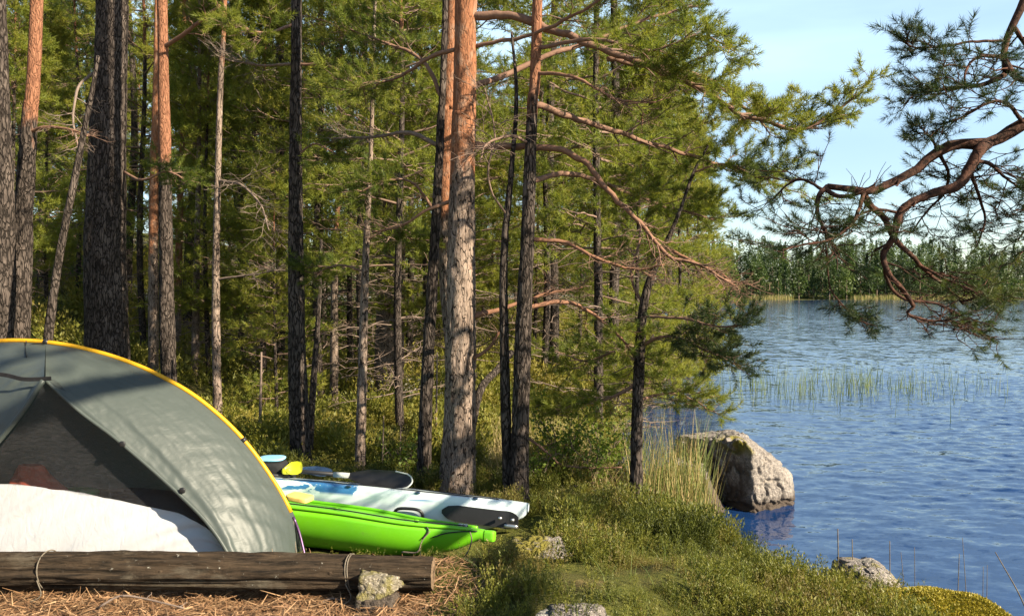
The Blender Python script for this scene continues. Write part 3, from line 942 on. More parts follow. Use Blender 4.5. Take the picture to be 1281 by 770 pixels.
hero_tree('t18', [(648, 645, 27), (651, 540, 22), (654, 430, 21), (660, 290, 17), (666, 130, 14), (673, -20, 12)], 6.3, (3.1, 4.2), 'dark_bark', 'straight dark pine at the stern tip of the white kayak, thicker of two stems', 12, None, seed=28, cs=.9)
hero_tree('t19', [(637, 645, 15), (633, 520, 13), (630, 400, 12), (631, 310, 10), (640, 210, 7), (646, 120, 5), (640, 40, 3)], 6.35, None, 'dark_bark', 'thin dark crooked stem sharing the foot of the pine at the kayak stern', None, None, seed=29)
hero_tree('t20', [(796, 640, 18), (796, 560, 15), (799, 470, 14), (804, 390, 12), (815, 345, 10), (832, 308, 8), (850, 265, 5), (868, 215, 4), (886, 182, 3)], 6.5, None, 'dark_bark', 'crooked dark young pine on the bank beside the reeds', None, None, seed=30, relief=.09)

def HL(key, *a, **k):
    root, base = TREES[key]
    pts = a[0]
    return limb(root, base, *a, **k)

# big orange pine (t17)
HL('t17', [(588, 22, 6.5), (650, 28, 6.4), (740, 68, 6.3), (820, 97, 6.2), (880, 125, 6.1), (930, 160, 6.0), (985, 178, 5.9)], 12, 4, 101, subs=20, sub_l=.62, t0=.48, tint=.66, per=4)
HL('t17', [(760, 74, 6.3), (850, 84, 6.4), (905, 104, 6.5), (950, 135, 6.5), (1010, 160, 6.4), (1085, 120, 6.3)], 7, 2.5, 102, subs=20, sub_l=.5, t0=.25, tint=.68, per=4)
HL('t17', [(592, 182, 6.5), (650, 177, 6.4), (720, 190, 6.3), (775, 248, 6.2), (835, 312, 6.1), (880, 325, 6.1), (915, 350, 6.0)], 10, 3, 103, subs=16, sub_l=.42, t0=.55, needles=False, bare=True, warm=.75, up=-.1, tw_l=.2)
HL('t17', [(588, 108, 6.5), (650, 85, 6.7), (730, 52, 6.9), (800, 22, 7.1), (870, 2, 7.2)], 8, 3, 104, subs=14, sub_l=.55, t0=.35, tint=.5)
HL('t17', [(590, 398, 6.5), (640, 382, 6.6), (690, 366, 6.7), (730, 360, 6.8)], 7, 2, 105, subs=7, sub_l=.3, needles=False, bare=True, warm=.9)
HL('t17', [(592, 448, 6.5), (612, 434, 6.5), (630, 405, 6.5)], 5, 2.5, 106, subs=3, sub_l=.15, needles=False, warm=.9)
HL('t17', [(572, 62, 6.5), (535, 72, 6.6), (495, 95, 6.8), (440, 110, 7.0)], 6, 2, 107, subs=10, sub_l=.45, tint=.5)
HL('t17', [(590, 60, 6.5), (660, 50, 6.3), (720, 20, 6.0), (790, -15, 5.8), (850, -10, 5.7)], 6, 2, 108, subs=10, sub_l=.4, tint=.5)
HL('t17', [(570, 250, 6.5), (535, 262, 6.5), (500, 285, 6.6), (465, 292, 6.7)], 5, 2, 109, subs=6, sub_l=.3, needles=False, bare=True, warm=.7)
# straight pine (t18)
HL('t18', [(668, 132, 6.3), (720, 148, 6.5), (800, 172, 6.8), (870, 190, 7.0), (940, 215, 7.2), (985, 238, 7.3)], 8, 3, 111, subs=20, sub_l=.6, t0=.3, tint=.64, per=4)
HL('t18', [(664, 300, 6.3), (705, 303, 6.3), (745, 322, 6.2), (795, 336, 6.2), (830, 330, 6.1)], 6, 2, 112, subs=8, sub_l=.3, needles=False, bare=True, warm=.9)
HL('t18', [(660, 386, 6.3), (700, 378, 6.4), (740, 390, 6.5), (778, 425, 6.5), (800, 470, 6.6)], 6, 2, 113, subs=10, sub_l=.4, tint=.55, warm=.9)
HL('t18', [(664, 226, 6.3), (720, 214, 6.6), (780, 238, 6.9), (850, 262, 7.1), (900, 275, 7.3)], 7, 2, 114, subs=18, sub_l=.5, t0=.3, tint=.62, per=4)
HL('t18', [(672, 60, 6.3), (740, 46, 6.0), (820, 60, 5.8), (880, 40, 5.7), (925, 55, 5.6)], 6, 2, 115, subs=13, sub_l=.42, t0=.35, tint=.5)
HL('t18', [(662, 180, 6.3), (640, 170, 6.1), (610, 178, 5.9), (600, 200, 5.8)], 4, 2, 116, subs=5, sub_l=.3, needles=False, bare=True, warm=.4)
HL('t18', [(668, 90, 6.3), (720, 95, 6.1), (770, 125, 6.0), (820, 130, 5.9)], 5, 2, 117, subs=9, sub_l=.35, needles=False, bare=True, warm=.8)
# crooked young pine on the bank (t20)
HL('t20', [(832, 310, 6.5), (870, 330, 6.4), (905, 345, 6.3), (925, 365, 6.2)], 5, 2, 121, subs=10, sub_l=.3, needles=False, bare=True, warm=.9, up=-.15)
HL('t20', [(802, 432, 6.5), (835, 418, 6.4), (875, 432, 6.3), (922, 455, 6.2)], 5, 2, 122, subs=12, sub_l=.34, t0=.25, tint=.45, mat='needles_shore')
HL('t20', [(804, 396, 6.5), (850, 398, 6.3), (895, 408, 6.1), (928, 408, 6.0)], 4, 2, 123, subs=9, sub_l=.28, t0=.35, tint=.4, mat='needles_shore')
HL('t20', [(799, 478, 6.5), (765, 498, 6.6), (725, 505, 6.7), (690, 520, 6.8)], 5, 2, 124, subs=11, sub_l=.4, t0=.2, tint=.6)
HL('t20', [(798, 500, 6.5), (835, 490, 6.7), (870, 500, 6.8), (888, 512, 6.9)], 4, 2, 125, subs=9, sub_l=.3, t0=.2, tint=.6)
HL('t20', [(800, 455, 6.5), (770, 440, 6.7), (735, 450, 6.9), (700, 440, 7.1)], 4, 2, 126, subs=10, sub_l=.4, t0=.2, tint=.6)
HL('t20', [(806, 385, 6.5), (790, 345, 6.6), (800, 300, 6.7), (795, 262, 6.8)], 4, 1.5, 127, subs=8, sub_l=.3, t0=.2, tint=.6)
HL('t20', [(868, 215, 6.5), (905, 205, 6.4), (950, 222, 6.3)], 3, 1.5, 128, subs=7, sub_l=.25, t0=.2, tint=.6)
# leaning dark trunk (t15) and others on the left
HL('t15', [(548, 182, 6.9), (510, 165, 6.9), (460, 172, 7.0), (415, 172, 7.1)], 6, 2, 131, subs=8, sub_l=.3, needles=False, bare=True, warm=.1)
HL('t15', [(552, 120, 6.9), (530, 75, 7.0), (490, 55, 7.1), (440, 40, 7.2)], 6, 2, 132, subs=11, sub_l=.45, tint=.4)
HL('t15', [(545, 265, 6.9), (520, 232, 6.8), (490, 225, 6.7), (450, 240, 6.7)], 4, 2, 133, subs=8, sub_l=.35, tint=.4)
HL('t19', [(634, 270, 6.35), (610, 225, 6.2), (620, 165, 6.1), (605, 110, 6.0)], 3, 1.5, 134, subs=7, sub_l=.3, needles=False, bare=True, warm=.3)
HL('t9', [(271, 225, 10.2), (300, 232, 10.0), (325, 258, 9.9), (335, 290, 9.8)], 4, 1.5, 135, subs=12, sub_l=.55, tw_l=.3, t0=.1, needles=False, bare=True, warm=.1, up=-.2)
HL('t9', [(270, 350, 10.2), (300, 345, 10.1), (345, 338, 10.0)], 3, 1.5, 136, subs=8, sub_l=.4, needles=False, bare=True, warm=.1)
HL('t2', [(31, 165, 8.3), (60, 158, 8.2), (95, 165, 8.1), (110, 172, 8.0)], 5, 2, 137, subs=5, sub_l=.3, needles=False, bare=True, warm=.8)
HL('t5', [(205, 60, 9.6), (240, 35, 9.4), (275, 5, 9.2)], 6, 3, 138, subs=6, sub_l=.4, needles=False, bare=True, warm=.8)
HL('t4', [(120, 90, 9.0), (98, 110, 8.8), (92, 150, 8.7), (98, 185, 8.6)], 4, 2, 139, subs=6, sub_l=.35, needles=False, bare=True, warm=.1)
HL('t4', [(155, 215, 9.0), (180, 225, 8.8), (210, 215, 8.7), (235, 228, 8.6)], 4, 2, 140, subs=8, sub_l=.4, tint=.35)
HL('t10', [(372, 80, 7.6), (410, 82, 7.5), (450, 100, 7.4), (480, 98, 7.3)], 4, 2, 141, subs=8, sub_l=.4, tint=.5)
HL('t10', [(368, 80, 7.6), (330, 82, 7.7), (285, 75, 7.8)], 4, 2, 142, subs=8, sub_l=.4, needles=False, bare=True, warm=.1)
HL('t10', [(369, 30, 7.6), (330, 40, 7.4), (290, 30, 7.2)], 4, 2, 143, subs=9, sub_l=.45, tint=.55)
HL('t10', [(372, 195, 7.6), (395, 180, 7.5), (425, 195, 7.4)], 3, 1.5, 144, subs=8, sub_l=.35, tint=.5)
HL('t13', [(458, 300, 7.5), (490, 285, 7.4), (520, 300, 7.3)], 3, 1.5, 145, subs=8, sub_l=.35, tint=.55)
HL('t13', [(457, 340, 7.5), (425, 330, 7.6), (390, 345, 7.7)], 3, 1.5, 146, subs=8, sub_l=.35, tint=.55)

# the shore pine whose limbs hang in from the right; its trunk stands outside the picture
rp_base = np.array([3.35, 0.1, hz(3.35, 0.1)])
rp = empty('shore_pine', rp_base, 'old shore pine whose dark twisted limbs hang in from the right over the water', 'tree')
trunk_mesh(np.array([[3.35, .1, rp_base[2] - .3], [3.38, .1, 1.2], [3.42, .12, 2.6], [3.36, .15, 3.8], [3.3, .2, 5.2], [3.35, .2, 8.5]]),
           np.array([.2, .17, .15, .13, .1, .03]), None, 'dark_bark', rp, origin=rp_base, seed=40)
RP_PATHS = []
def RL(pts, w0, w1, seed, **k):
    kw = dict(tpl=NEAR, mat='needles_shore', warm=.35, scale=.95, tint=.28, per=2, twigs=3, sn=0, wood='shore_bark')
    k.pop('warm', None)
    kw.update(k)
    kw.update(join=RP_PATHS, wigk=.25 if seed in (201, 202, 213) else .6)
    return limb(rp, rp_base, pts, w0, w1, seed, **kw)
RL([(2350, -150, 2.1), (1700, 30, 3.2), (1420, 112, 4.1), (1330, 140, 4.5), (1281, 150, 4.6), (1240, 172, 4.6), (1190, 174, 4.6), (1165, 186, 4.6), (1142, 208, 4.6), (1120, 218, 4.6), (1085, 234, 4.55), (1055, 230, 4.5), (1030, 226, 4.5)], 50, 8, 201, root3=(3.38, .15, 3.1), needles=False, subs=6, sub_l=.16, twigs=2, tw_l=.1, sides=14, warm=.4)
RL([(1242, 172, 4.6), (1222, 192, 4.55), (1200, 232, 4.5), (1165, 243, 4.5), (1128, 262, 4.5), (1116, 298, 4.5), (1104, 320, 4.5), (1110, 345, 4.45), (1125, 362, 4.4), (1140, 385, 4.4)], 15, 5, 202, needles=False, subs=7, sub_l=.18, sides=10, warm=.8)
RL([(1085, 234, 4.55), (1082, 250, 4.6), (1105, 275, 4.6), (1118, 300, 4.6), (1135, 318, 4.7), (1160, 345, 4.8), (1185, 365, 4.9), (1205, 385, 4.9)], 9, 3, 203, subs=10, sub_l=.35, t0=.55)
RL([(1030, 226, 4.5), (1024, 245, 4.5), (1023, 268, 4.5), (1032, 288, 4.5), (1045, 310, 4.5)], 7, 3, 204, subs=8, sub_l=.28, t0=.2, up=-.1)
RL([(1028, 228, 4.5), (1050, 246, 4.45), (1075, 242, 4.4), (1095, 232, 4.4)], 6, 4, 205, needles=False, subs=3, sub_l=.1)
RL([(1098, 235, 4.5), (1065, 278, 4.3), (1035, 300, 4.2), (1000, 308, 4.1), (975, 315, 4.0)], 6, 2, 206, subs=9, sub_l=.3, t0=.3)
RL([(1030, 232, 4.5), (1005, 225, 4.6), (985, 232, 4.7), (968, 250, 4.8)], 4, 2, 207, subs=8, sub_l=.24, t0=.15)
RL([(1140, 385, 4.4), (1135, 392, 4.4), (1160, 400, 4.4), (1195, 402, 4.4), (1225, 412, 4.4)], 4, 1.5, 208, subs=16, sub_l=.2, t0=.05, needles=False, bare=True, warm=.8, tw_l=.1)
RL([(1105, 320, 4.5), (1110, 350, 4.6), (1130, 372, 4.6), (1175, 378, 4.6), (1215, 400, 4.6), (1235, 415, 4.6)], 5, 2, 209, subs=12, sub_l=.24, t0=.45, up=-.1)
RL([(1150, 345, 4.7), (1185, 350, 4.7), (1215, 362, 4.7), (1238, 372, 4.7)], 4, 2, 210, subs=11, sub_l=.22, t0=.2, tint=.7)
RL([(1032, 290, 4.5), (1035, 330, 4.5), (1040, 360, 4.5), (1062, 385, 4.5), (1080, 398, 4.5)], 2.5, 1.5, 211, subs=6, sub_l=.14, t0=.65, twigs=4, tw_l=.1)
RL([(1120, 262, 4.5), (1095, 262, 4.5), (1070, 270, 4.5), (1048, 285, 4.5)], 4, 2, 212, subs=9, sub_l=.25, t0=.15)
# upper limb
RL([(2150, -900, 2.3), (1650, -430, 3.3), (1400, -150, 4.2), (1330, -85, 4.5), (1288, -30, 4.6), (1272, 8, 4.6), (1258, 40, 4.6), (1250, 62, 4.6), (1250, 92, 4.6)], 36, 8, 213, root3=(3.32, .2, 5.6), needles=False, subs=4, sub_l=.12, sides=12, warm=.35)
RL([(1250, 60, 4.6), (1238, 52, 4.6), (1210, 54, 4.6), (1180, 60, 4.6), (1145, 62, 4.6), (1128, 55, 4.6)], 4, 1.5, 214, subs=9, sub_l=.16, t0=.55, twigs=4, tw_l=.11, warm=.2)
RL([(1250, 90, 4.6), (1230, 105, 4.6), (1200, 108, 4.6), (1170, 112, 4.6), (1142, 116, 4.6)], 7, 2, 215, subs=13, sub_l=.2, t0=.25, tw_l=.15, tint=.6)
RL([(1250, 80, 4.6), (1270, 95, 4.5), (1300, 105, 4.4), (1340, 120, 4.3)], 9, 4, 216, subs=10, sub_l=.35, t0=.05)
RL([(1245, 70, 4.6), (1225, 70, 4.4), (1210, 85, 4.3), (1208, 110, 4.2)], 6, 2, 217, subs=8, sub_l=.26, t0=.2)
RL([(1262, 40, 4.6), (1290, 62, 4.7), (1320, 70, 4.8)], 6, 3, 218, subs=8, sub_l=.3, t0=.1)
RL([(1290, 150, 4.6), (1260, 130, 4.4), (1235, 130, 4.3), (1200, 150, 4.25), (1175, 160, 4.2)], 6, 2, 219, subs=11, sub_l=.24, t0=.2)
# the middle clumps between the two limbs and below the main limb
RL([(1165, 186, 4.6), (1168, 178, 4.6), (1160, 168, 4.6), (1148, 166, 4.6)], 4, 2, 220, subs=6, sub_l=.12, t0=.2, tw_l=.1)
RL([(1225, 190, 4.55), (1215, 215, 4.7), (1225, 245, 4.8), (1232, 275, 4.9), (1225, 300, 4.9)], 6, 2, 221, subs=13, sub_l=.36, t0=.1, up=-.05)
RL([(1215, 200, 4.55), (1240, 205, 4.6), (1262, 225, 4.7), (1285, 240, 4.7)], 6, 2, 222, subs=11, sub_l=.34, t0=.1)
RL([(1170, 190, 4.6), (1185, 215, 4.8), (1180, 240, 4.9), (1160, 262, 5.0), (1140, 290, 5.0)], 5, 2, 223, subs=11, sub_l=.3, t0=.15)
RL([(1300, 150, 4.6), (1300, 190, 4.7), (1290, 225, 4.8), (1295, 265, 4.9), (1275, 300, 4.9)], 7, 2, 224, subs=12, sub_l=.36, t0=.15, up=-.1)
RL([(1330, 138, 4.6), (1345, 180, 4.8), (1330, 240, 5.0), (1310, 290, 5.1), (1270, 320, 5.2)], 7, 2, 225, subs=12, sub_l=.36, t0=.3, up=-.1, warm=.3)
# upper crown of the shore pine, kept loose
for i, (dx, dy, zz, L) in enumerate([(-.6, 1.0, 5.4, 1.3), (1.2, .3, 5.2, 1.5), (.5, -1.1, 5.6, 1.3), (-.9, -.5, 6.0, 1.1), (.3, 1., 6.3, 1.1), (1, -.4, 6.5, 1.), (-.6, .5, 6.9, .8), (1.1, .9, 4.6, 1.5)]):
    rr_ = np.random.default_rng(300 + i)
    d = norm(np.array([dx, dy, .25])); p0 = np.array([3.33, .2, zz + 1.4])
    P = (p0 + d * np.linspace(0, L, 8)[:, None])[None]
    a_, b_ = Acc(), Acc()
    V, f = tubes(P, np.linspace(.035, .008, 8)[None], 7); a_.add(V, f, warm=.6)
    S, _ = spawn(P, 9, .3, 1, .55, rr_); V, f = tubes(S, taper_r(len(S), 5, .007, .003), 4); a_.add(V, f, warm=.5)
    Tw, _ = spawn(S, 5, .2, 1, .22, rr_, m=4); V, f = tubes(Tw, taper_r(len(Tw), 4, .003, .0015), 3); a_.add(V, f, warm=.4)
    needles_on(Tw, 2, HERO, 1.0, rr_, b_, .42)
    o = a_.build('branch', MAT['branch_wood'], rp, origin=rp_base)
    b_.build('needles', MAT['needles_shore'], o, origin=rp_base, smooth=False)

# ------------------------------------------------------------------ background trees: a few kinds, copied
def bg_pine(seed, H, cb, spread, nl, subs, twg, per, r0, droop=.0, mat='needles', tpl=FAR, scale=1.0, dead=22, warm=(.5, .9), el0=8, name='young_pine', shape=.8, tint=.5, sub_f=.40, tw_f=.2):
    r = np.random.default_rng(seed)
    root = empty(name, (0, 0, 0), '', 'tree')
    zz = np.linspace(-.3, H, 14)
    path = np.stack([.06 * H * .1 * np.sin(zz * .8 + seed), .05 * H * .1 * np.sin(zz * .6 + 2 * seed), zz], 1)
    rad = .8 * r0 * (1 - zz.clip(0) / H) ** .8 + .006
    trunk_mesh(path, rad, (warm[0] * H, warm[1] * H), 'dark_bark', root, sides=12, step=.12, seed=seed)
    hs = np.sort(r.uniform(0, 1, nl)); az = np.arange(nl) * 2.4 + r.uniform(-.5, .5, nl)
    L = spread * np.clip((1 - hs) ** shape, .12, 1) * (.55 + .45 * sstep(0, .2, hs)) * r.uniform(.65, 1.2, nl)
    el = np.radians(el0 + 45 * hs ** 2 + r.uniform(-10, 10, nl))
    D = np.stack([np.cos(az) * np.cos(el), np.sin(az) * np.cos(el), np.sin(el)], 1)
    u = np.linspace(0, 1, 7)[None, :, None]
    z0 = cb + (H - cb) * hs
    cxy = np.stack([np.interp(z0, zz, path[:, 0]), np.interp(z0, zz, path[:, 1]), z0], 1)
    P = cxy[:, None, :] + D[:, None, :] * L[:, None, None] * u - np.array([0, 0, 1]) * droop * L[:, None, None] * u ** 2
    P = P + r.normal(0, .035, P.shape) * L[:, None, None] * u
    S, ts = spawn(P, subs, .2, .98, spread * sub_f, r, 52, .08)
    Tw, _ = spawn(S, twg, .2, 1., spread * tw_f, r, 45, .15, m=3)
    br, nd = Acc(), Acc()
    V, f = tubes(P, taper_r(nl, 7, .008 + .009 * L, .004), 5); br.add(V, f, warm=.35)
    V, f = tubes(S, taper_r(len(S), 5, .007, .003), 3); br.add(V, f, warm=.3)
    if dead:
        hd = r.uniform(.1, .95, dead) * cb + .3; ad = r.uniform(0, 7, dead); Ld = r.uniform(.3, 1.0, dead) * spread * .7
        Dd = np.stack([np.cos(ad), np.sin(ad), r.uniform(-.3, .3, dead)], 1)
        Pd = np.array([0, 0, 1.]) * hd[:, None, None] + Dd[:, None, :] * Ld[:, None, None] * u + r.normal(0, .05, (dead, 7, 3)) * u
        V, f = tubes(Pd, taper_r(dead, 7, .012, .003), 4); br.add(V, f, warm=.15)
        Sd, _ = spawn(Pd, 5, .2, 1, .4, r, 50); V, f = tubes(Sd, taper_r(len(Sd), 5, .005, .002), 3); br.add(V, f, warm=.15)
    needles_on(Tw, per, tpl, scale, r, nd, tint)
    needles_on(S[:, 1:], 2, tpl, scale, r, nd, tint)
    br.build('branch_sprays', MAT['branch_wood'], root)
    nd.build('crown', MAT[mat], root, smooth=False)
    return root

KINDS = [
    bg_pine(401, 7.5, 1.2, 1.5, 58, 7, 4, 2, .06, name='young_pine', tint=.76),
    bg_pine(402, 9.5, 2.6, 1.9, 58, 7, 4, 2, .085, droop=.12, name='young_pine', tint=.72),
    bg_pine(403, 16, 8.0, 2.3, 54, 8, 4, 1, .13, name='tall_pine', dead=16, tint=.6),
    bg_pine(404, 8.5, .5, 1.6, 80, 8, 2, 1, .07, droop=.35, mat='spruce_needles', tpl=SPRUCE, scale=1.15, name='young_spruce', dead=0, el0=2, shape=.95, tint=.5),
    bg_pine(405, 5.0, .5, 1.25, 48, 6, 4, 1, .04, name='pine_sapling', dead=0, tint=.68),
]
BG_LABEL = ['bushy young pine with low sunlit branches in the stand behind the camp',
            'young pine with spreading branches and a bare lower stem in the stand behind',
            'tall thin pine with a high crown and dead lower twigs in the stand behind',
            'dark young spruce with drooping branches in the stand behind',
            'small bright pine sapling in the undergrowth of the stand']
BG_GROUP = ['bushy young pines of the forest', 'spreading young pines of the forest', 'tall thin pines of the forest', 'young spruces of the forest', 'pine saplings of the forest']
used = [False] * 5
placed = []
def place(kind, x, y, s=1.0, rz=None, label=None, group=True):
    src = KINDS[kind]
    o = src if not used[kind] else copy_tree(src)
    used[kind] = True
    o.location = (x, y, hz(x, y) - .05)
    o.rotation_euler = (0, 0, rng.uniform(0, 6.28) if rz is None else rz)
    o.scale = (s, s, s)
    o['label'] = label or BG_LABEL[kind]
    if group: o['group'] = BG_GROUP[kind]
    placed.append((x, y))
    return o

def px2x(px, y): return (px - CX) / F * y

# the near ones, placed where the photograph shows them
for k, px, y, s in [(1, 748, 10.8, .95), (0, 800, 11.5, .8), (2, 770, 13.5, .9), (0, 848, 15.5, .9), (1, 815, 18, 1.0),
                    (1, 680, 14, 1.0), (2, 690, 16, 1.0), (0, 860, 22, 1.0), (2, 835, 26, 1.0), (1, 872, 32, 1.0),
                    (1, 455, 12.0, .9), (1, 400, 13, .95), (0, 330, 14, .95), (0, 530, 13.5, .9), (1, 590, 13.5, 1.0), (3, 440, 15.5, 1.0), (0, 260, 14, .9),
                    (1, 180, 14.5, .9), (0, 60, 16, .8), (3, 100, 19, 1.0), (1, 300, 17, 1.), (2, 350, 16, 1.), (2, 240, 18, 1.), (2, 60, 18.5, 1.), (2, 165, 21, 1.0),
                    (1, 500, 10.2, .8), (4, 345, 11.0, .7), (0, 20, 13, .85), (1, -10, 17, 1.0)]:
    place(k, px2x(px, y), y, s)
r = np.random.default_rng(77)
tries = 0
count = 0
while count < 74 and tries < 4000:
    tries += 1
    y = 16.5 + 33 * r.uniform() ** 1.1
    px = r.uniform(-30, 885)
    x = px2x(px, y)
    if shore_sd(np.array([x]), np.array([y]))[0] < .8: continue
    if min((math.hypot(x - a, y - b) for a, b in placed), default=9) < 1.25 + y * .02: continue
    k = int(r.choice(4, p=[.42, .40, .06, .12]))
    place(k, x, y, r.uniform(.85, 1.25))
    count += 1

# ------------------------------------------------------------------ undergrowth and ground cover
def sprig_template(n, h, leaf, seed, w=.5, spread=.35, rise=(.3, 1.8)):
    r = np.random.default_rng(seed)
    t = r.uniform(.12, 1, n)
    ph = r.uniform(0, 2 * np.pi, n)
    br = np.stack([np.cos(ph) * spread * h * t * r.uniform(0, 1, n), np.sin(ph) * spread * h * t * r.uniform(0, 1, n), t * h], 1)
    d = norm(np.stack([np.cos(ph), np.sin(ph), r.uniform(*rise, n)], 1))
    s = norm(np.cross(d, r.normal(size=(n, 3))))
    L = leaf * r.uniform(.6, 1.3, n)[:, None]
    return np.stack([br - s * L * w / 2, br + s * L * w / 2, br + d * L], 1).reshape(-1, 3)

HEATH = [sprig_template(84, .15, .0125, 50 + i, .42, .22, (.9, 3)) for i in range(3)]
def sprig_cluster(k, n, h, leaf, seed):
    """a few upright heather shoots set close with small leaves"""
    r = np.random.default_rng(seed)
    out = []
    for i in range(k):
        hh = h * r.uniform(.6, 1.1)
        t = sprig_template(n, hh, leaf, seed * 10 + i, .45, .07, (.9, 3.2))
        tilt = rotx(r.normal(0, .28)) @ roty(r.normal(0, .28))
        out.append(t @ tilt.T + np.array([r.normal(0, .014), r.normal(0, .014), 0]))
    return np.vstack(out)
HEATH_NEAR = [sprig_cluster(5, 34, .15, .0100, 90 + i) for i in range(5)]
HEATH_FAR = [sprig_template(70, .24, .030, 60 + i, .5, .42, (.6, 2.4)) for i in range(2)]

K_GREEN = (np.array([-.17, 4.92]), np.array([-3.05, 5.70]))
K_BLUE = (np.array([.10, 5.42]), np.array([-4.1, 6.58]))
def seg_d(x, y, a, b):
    e = b - a
    t = np.clip(((x - a[0]) * e[0] + (y - a[1]) * e[1]) / (e @ e), 0, 1)
    return np.hypot(x - a[0] - t * e[0], y - a[1] - t * e[1])
TENT_C, TENT_HW = np.array([-2.73, 4.42]), 1.6

def blocked(x, y):
    b = (seg_d(x, y, *K_GREEN) < .27) | (seg_d(x, y, *K_BLUE) < .27)
    b |= (np.abs(x - TENT_C[0]) < TENT_HW - .02) & (np.abs(y - TENT_C[1]) < .62)
    b |= (x < -.28) & (y > 3.45) & (y < 3.82)
    return b

def heather_field(name, x0, x1, y0, y1, dens, tpls, smin, smax, dfun, tint0, seed, mat='heather', tj=.16):
    r = np.random.default_rng(seed)
    n = int((x1 - x0) * (y1 - y0) * dens)
    x = r.uniform(x0, x1, n); y = r.uniform(y0, y1, n)
    k = (r.uniform(0, 1, n) < dfun(x, y)) & ~blocked(x, y) & (shore_sd(x, y) > .12)
    x, y = x[k], y[k]
    # only what the picture could see
    vis = (y > 2.2) & (np.abs(x) < .72 * y + 1.0)
    x, y = x[vis], y[vis]
    z = height(x, y) - .02
    acc = Acc()
    which = r.integers(0, len(tpls), len(x))
    lump = fbm(x * 2.3, y * 2.3, 0, 33)
    for i, t in enumerate(tpls):
        s_ = which == i
        P = np.stack([x[s_], y[s_], z[s_]], 1)
        D = np.stack([r.normal(0, .22, s_.sum()), r.normal(0, .22, s_.sum()), np.ones(s_.sum())], 1)
        S = r.uniform(smin, smax, s_.sum()) * (.35 + 1.3 * sstep(.2, .8, lump[s_]))
        S = S * (.55 + .45 * sstep(.15, .75, shore_sd(x[s_], y[s_])))
        S = S * (1 - .45 * sstep(-.05, -.3, x[s_]) * (y[s_] < 5.4))
        ti = np.clip(tint0 + .35 * (vn(x[s_] * .9 + 7, y[s_] * .9, 0, 36) - .5) + .5 * (vn(x[s_] * 1.7, y[s_] * 1.7, 0, 35) - .5) + r.normal(0, tj, s_.sum()) + .5 * sstep(.60, .74, vn(x[s_] * 2.7, y[s_] * 2.7, 0, 39)), 0, 1)
        V, Fc, tt = scatter(t, P, D, S, r, ti)
        acc.add(V, Fc, tint=tt)
    o = acc.build(name, MAT[mat], smooth=False)
    return tag(o, kind='stuff')

def d_near(x, y):
    d = np.ones_like(x)
    d *= 1 - .97 * sstep(-.05, -.45, x) * sstep(3.95, 3.75, y)                       # bare litter before the log
    d *= 1 - .96 * sstep(.40, .22, np.hypot(x - .02, (y - 4.70) * 1.3))
    d *= 1 - .9 * sstep(.30, .16, np.hypot(x - .14, (y - 4.42) * 1.2))             # tan patch by the green stern
    d *= 1 - .75 * sstep(.26, .12, np.hypot(x - .42, (y - 3.72) * 1.3))              # thin patch in front
    d *= 1 - .9 * sstep(.30, .16, np.hypot(x - .30, (y - 3.36) * 1.9))              # bare rock
    d *= 1 - sstep(2.05, 2.3, x) * sstep(4.75, 4.4, y)
    d *= 1 - .97 * sstep(.72, .3, np.hypot((x - 2.7), (y - 4.62) * 1.1))                   # moss bank
    d *= 1 - .75 * sstep(.28, .0, np.abs(y - 4.5 - .27 * (-.17 - x))) * sstep(-.05, -.25, x)
    d *= .30 + .9 * sstep(.30, .58, fbm(x * 2.6, y * 2.6, 0, 31))
    d *= .12 + .88 * sstep(.34, .52, vn(x * 6.5, y * 6.5, 0, 32))
    return d
heather_field('heather', -3.2, 3.4, 2.6, 5.3, 1050, HEATH_NEAR, .6, 1.2, d_near, .56, 71, tj=.22)
heather_field('heather', -3.2, 3.4, 5.3, 7.3, 1800, HEATH, .65, 1.25, d_near, .55, 75, tj=.22)
heather_field('heather', -8, 2, 7.3, 12, 170, HEATH_FAR, .55, 1.1, lambda x, y: .25 + .75 * sstep(.35, .55, fbm(x * 1.2, y * 1.2, 0, 37)), .45, 72, 'bilberry')
heather_field('heather', -24, 5, 12, 34, 26, HEATH_FAR, .9, 1.9, lambda x, y: .3 + .7 * sstep(.35, .55, fbm(x * .8, y * .8, 0, 38)), .55, 73, 'bilberry')

r = np.random.default_rng(74)
def straw(name, x, y, h, w, lean, tint0, mat, tj=.2, drop=.03):
    k = ~blocked(x, y)
    x, y, h = x[k], y[k], h[k]
    return reedbed(name, x, y, height(x, y) - drop, h, np.full(len(x), w), lean, r, np.clip(r.normal(tint0, tj, len(x)), 0, 1), mat)
# dry straw among the shrubs behind the bank, and green-gold reeds by the boulder
n = 2600
straw('dry_grass', r.uniform(-.2, 1.6, n), r.uniform(6.75, 8.8, n), r.uniform(.15, .6, n), .006, .6, .6, 'dry_grass')
n = 1050
x = r.uniform(1.05, 1.80, n); y = 7.05 + r.uniform(-.2, .55, n) + .25 * (x - 1.2)
reedbed('reeds', x, y, np.maximum(height(x, y), -.1) - .05, np.clip(r.normal(.88, .22, n), .25, 1.35), np.full(n, .011), .22, r, np.clip(r.normal(.72, .25, n), 0, 1), 'reed')
n = 450
straw('grass', r.uniform(-.3, 2.6, n), r.uniform(3.2, 5.6, n), r.uniform(.06, .2, n), .004, .7, .12, 'reed', .12)
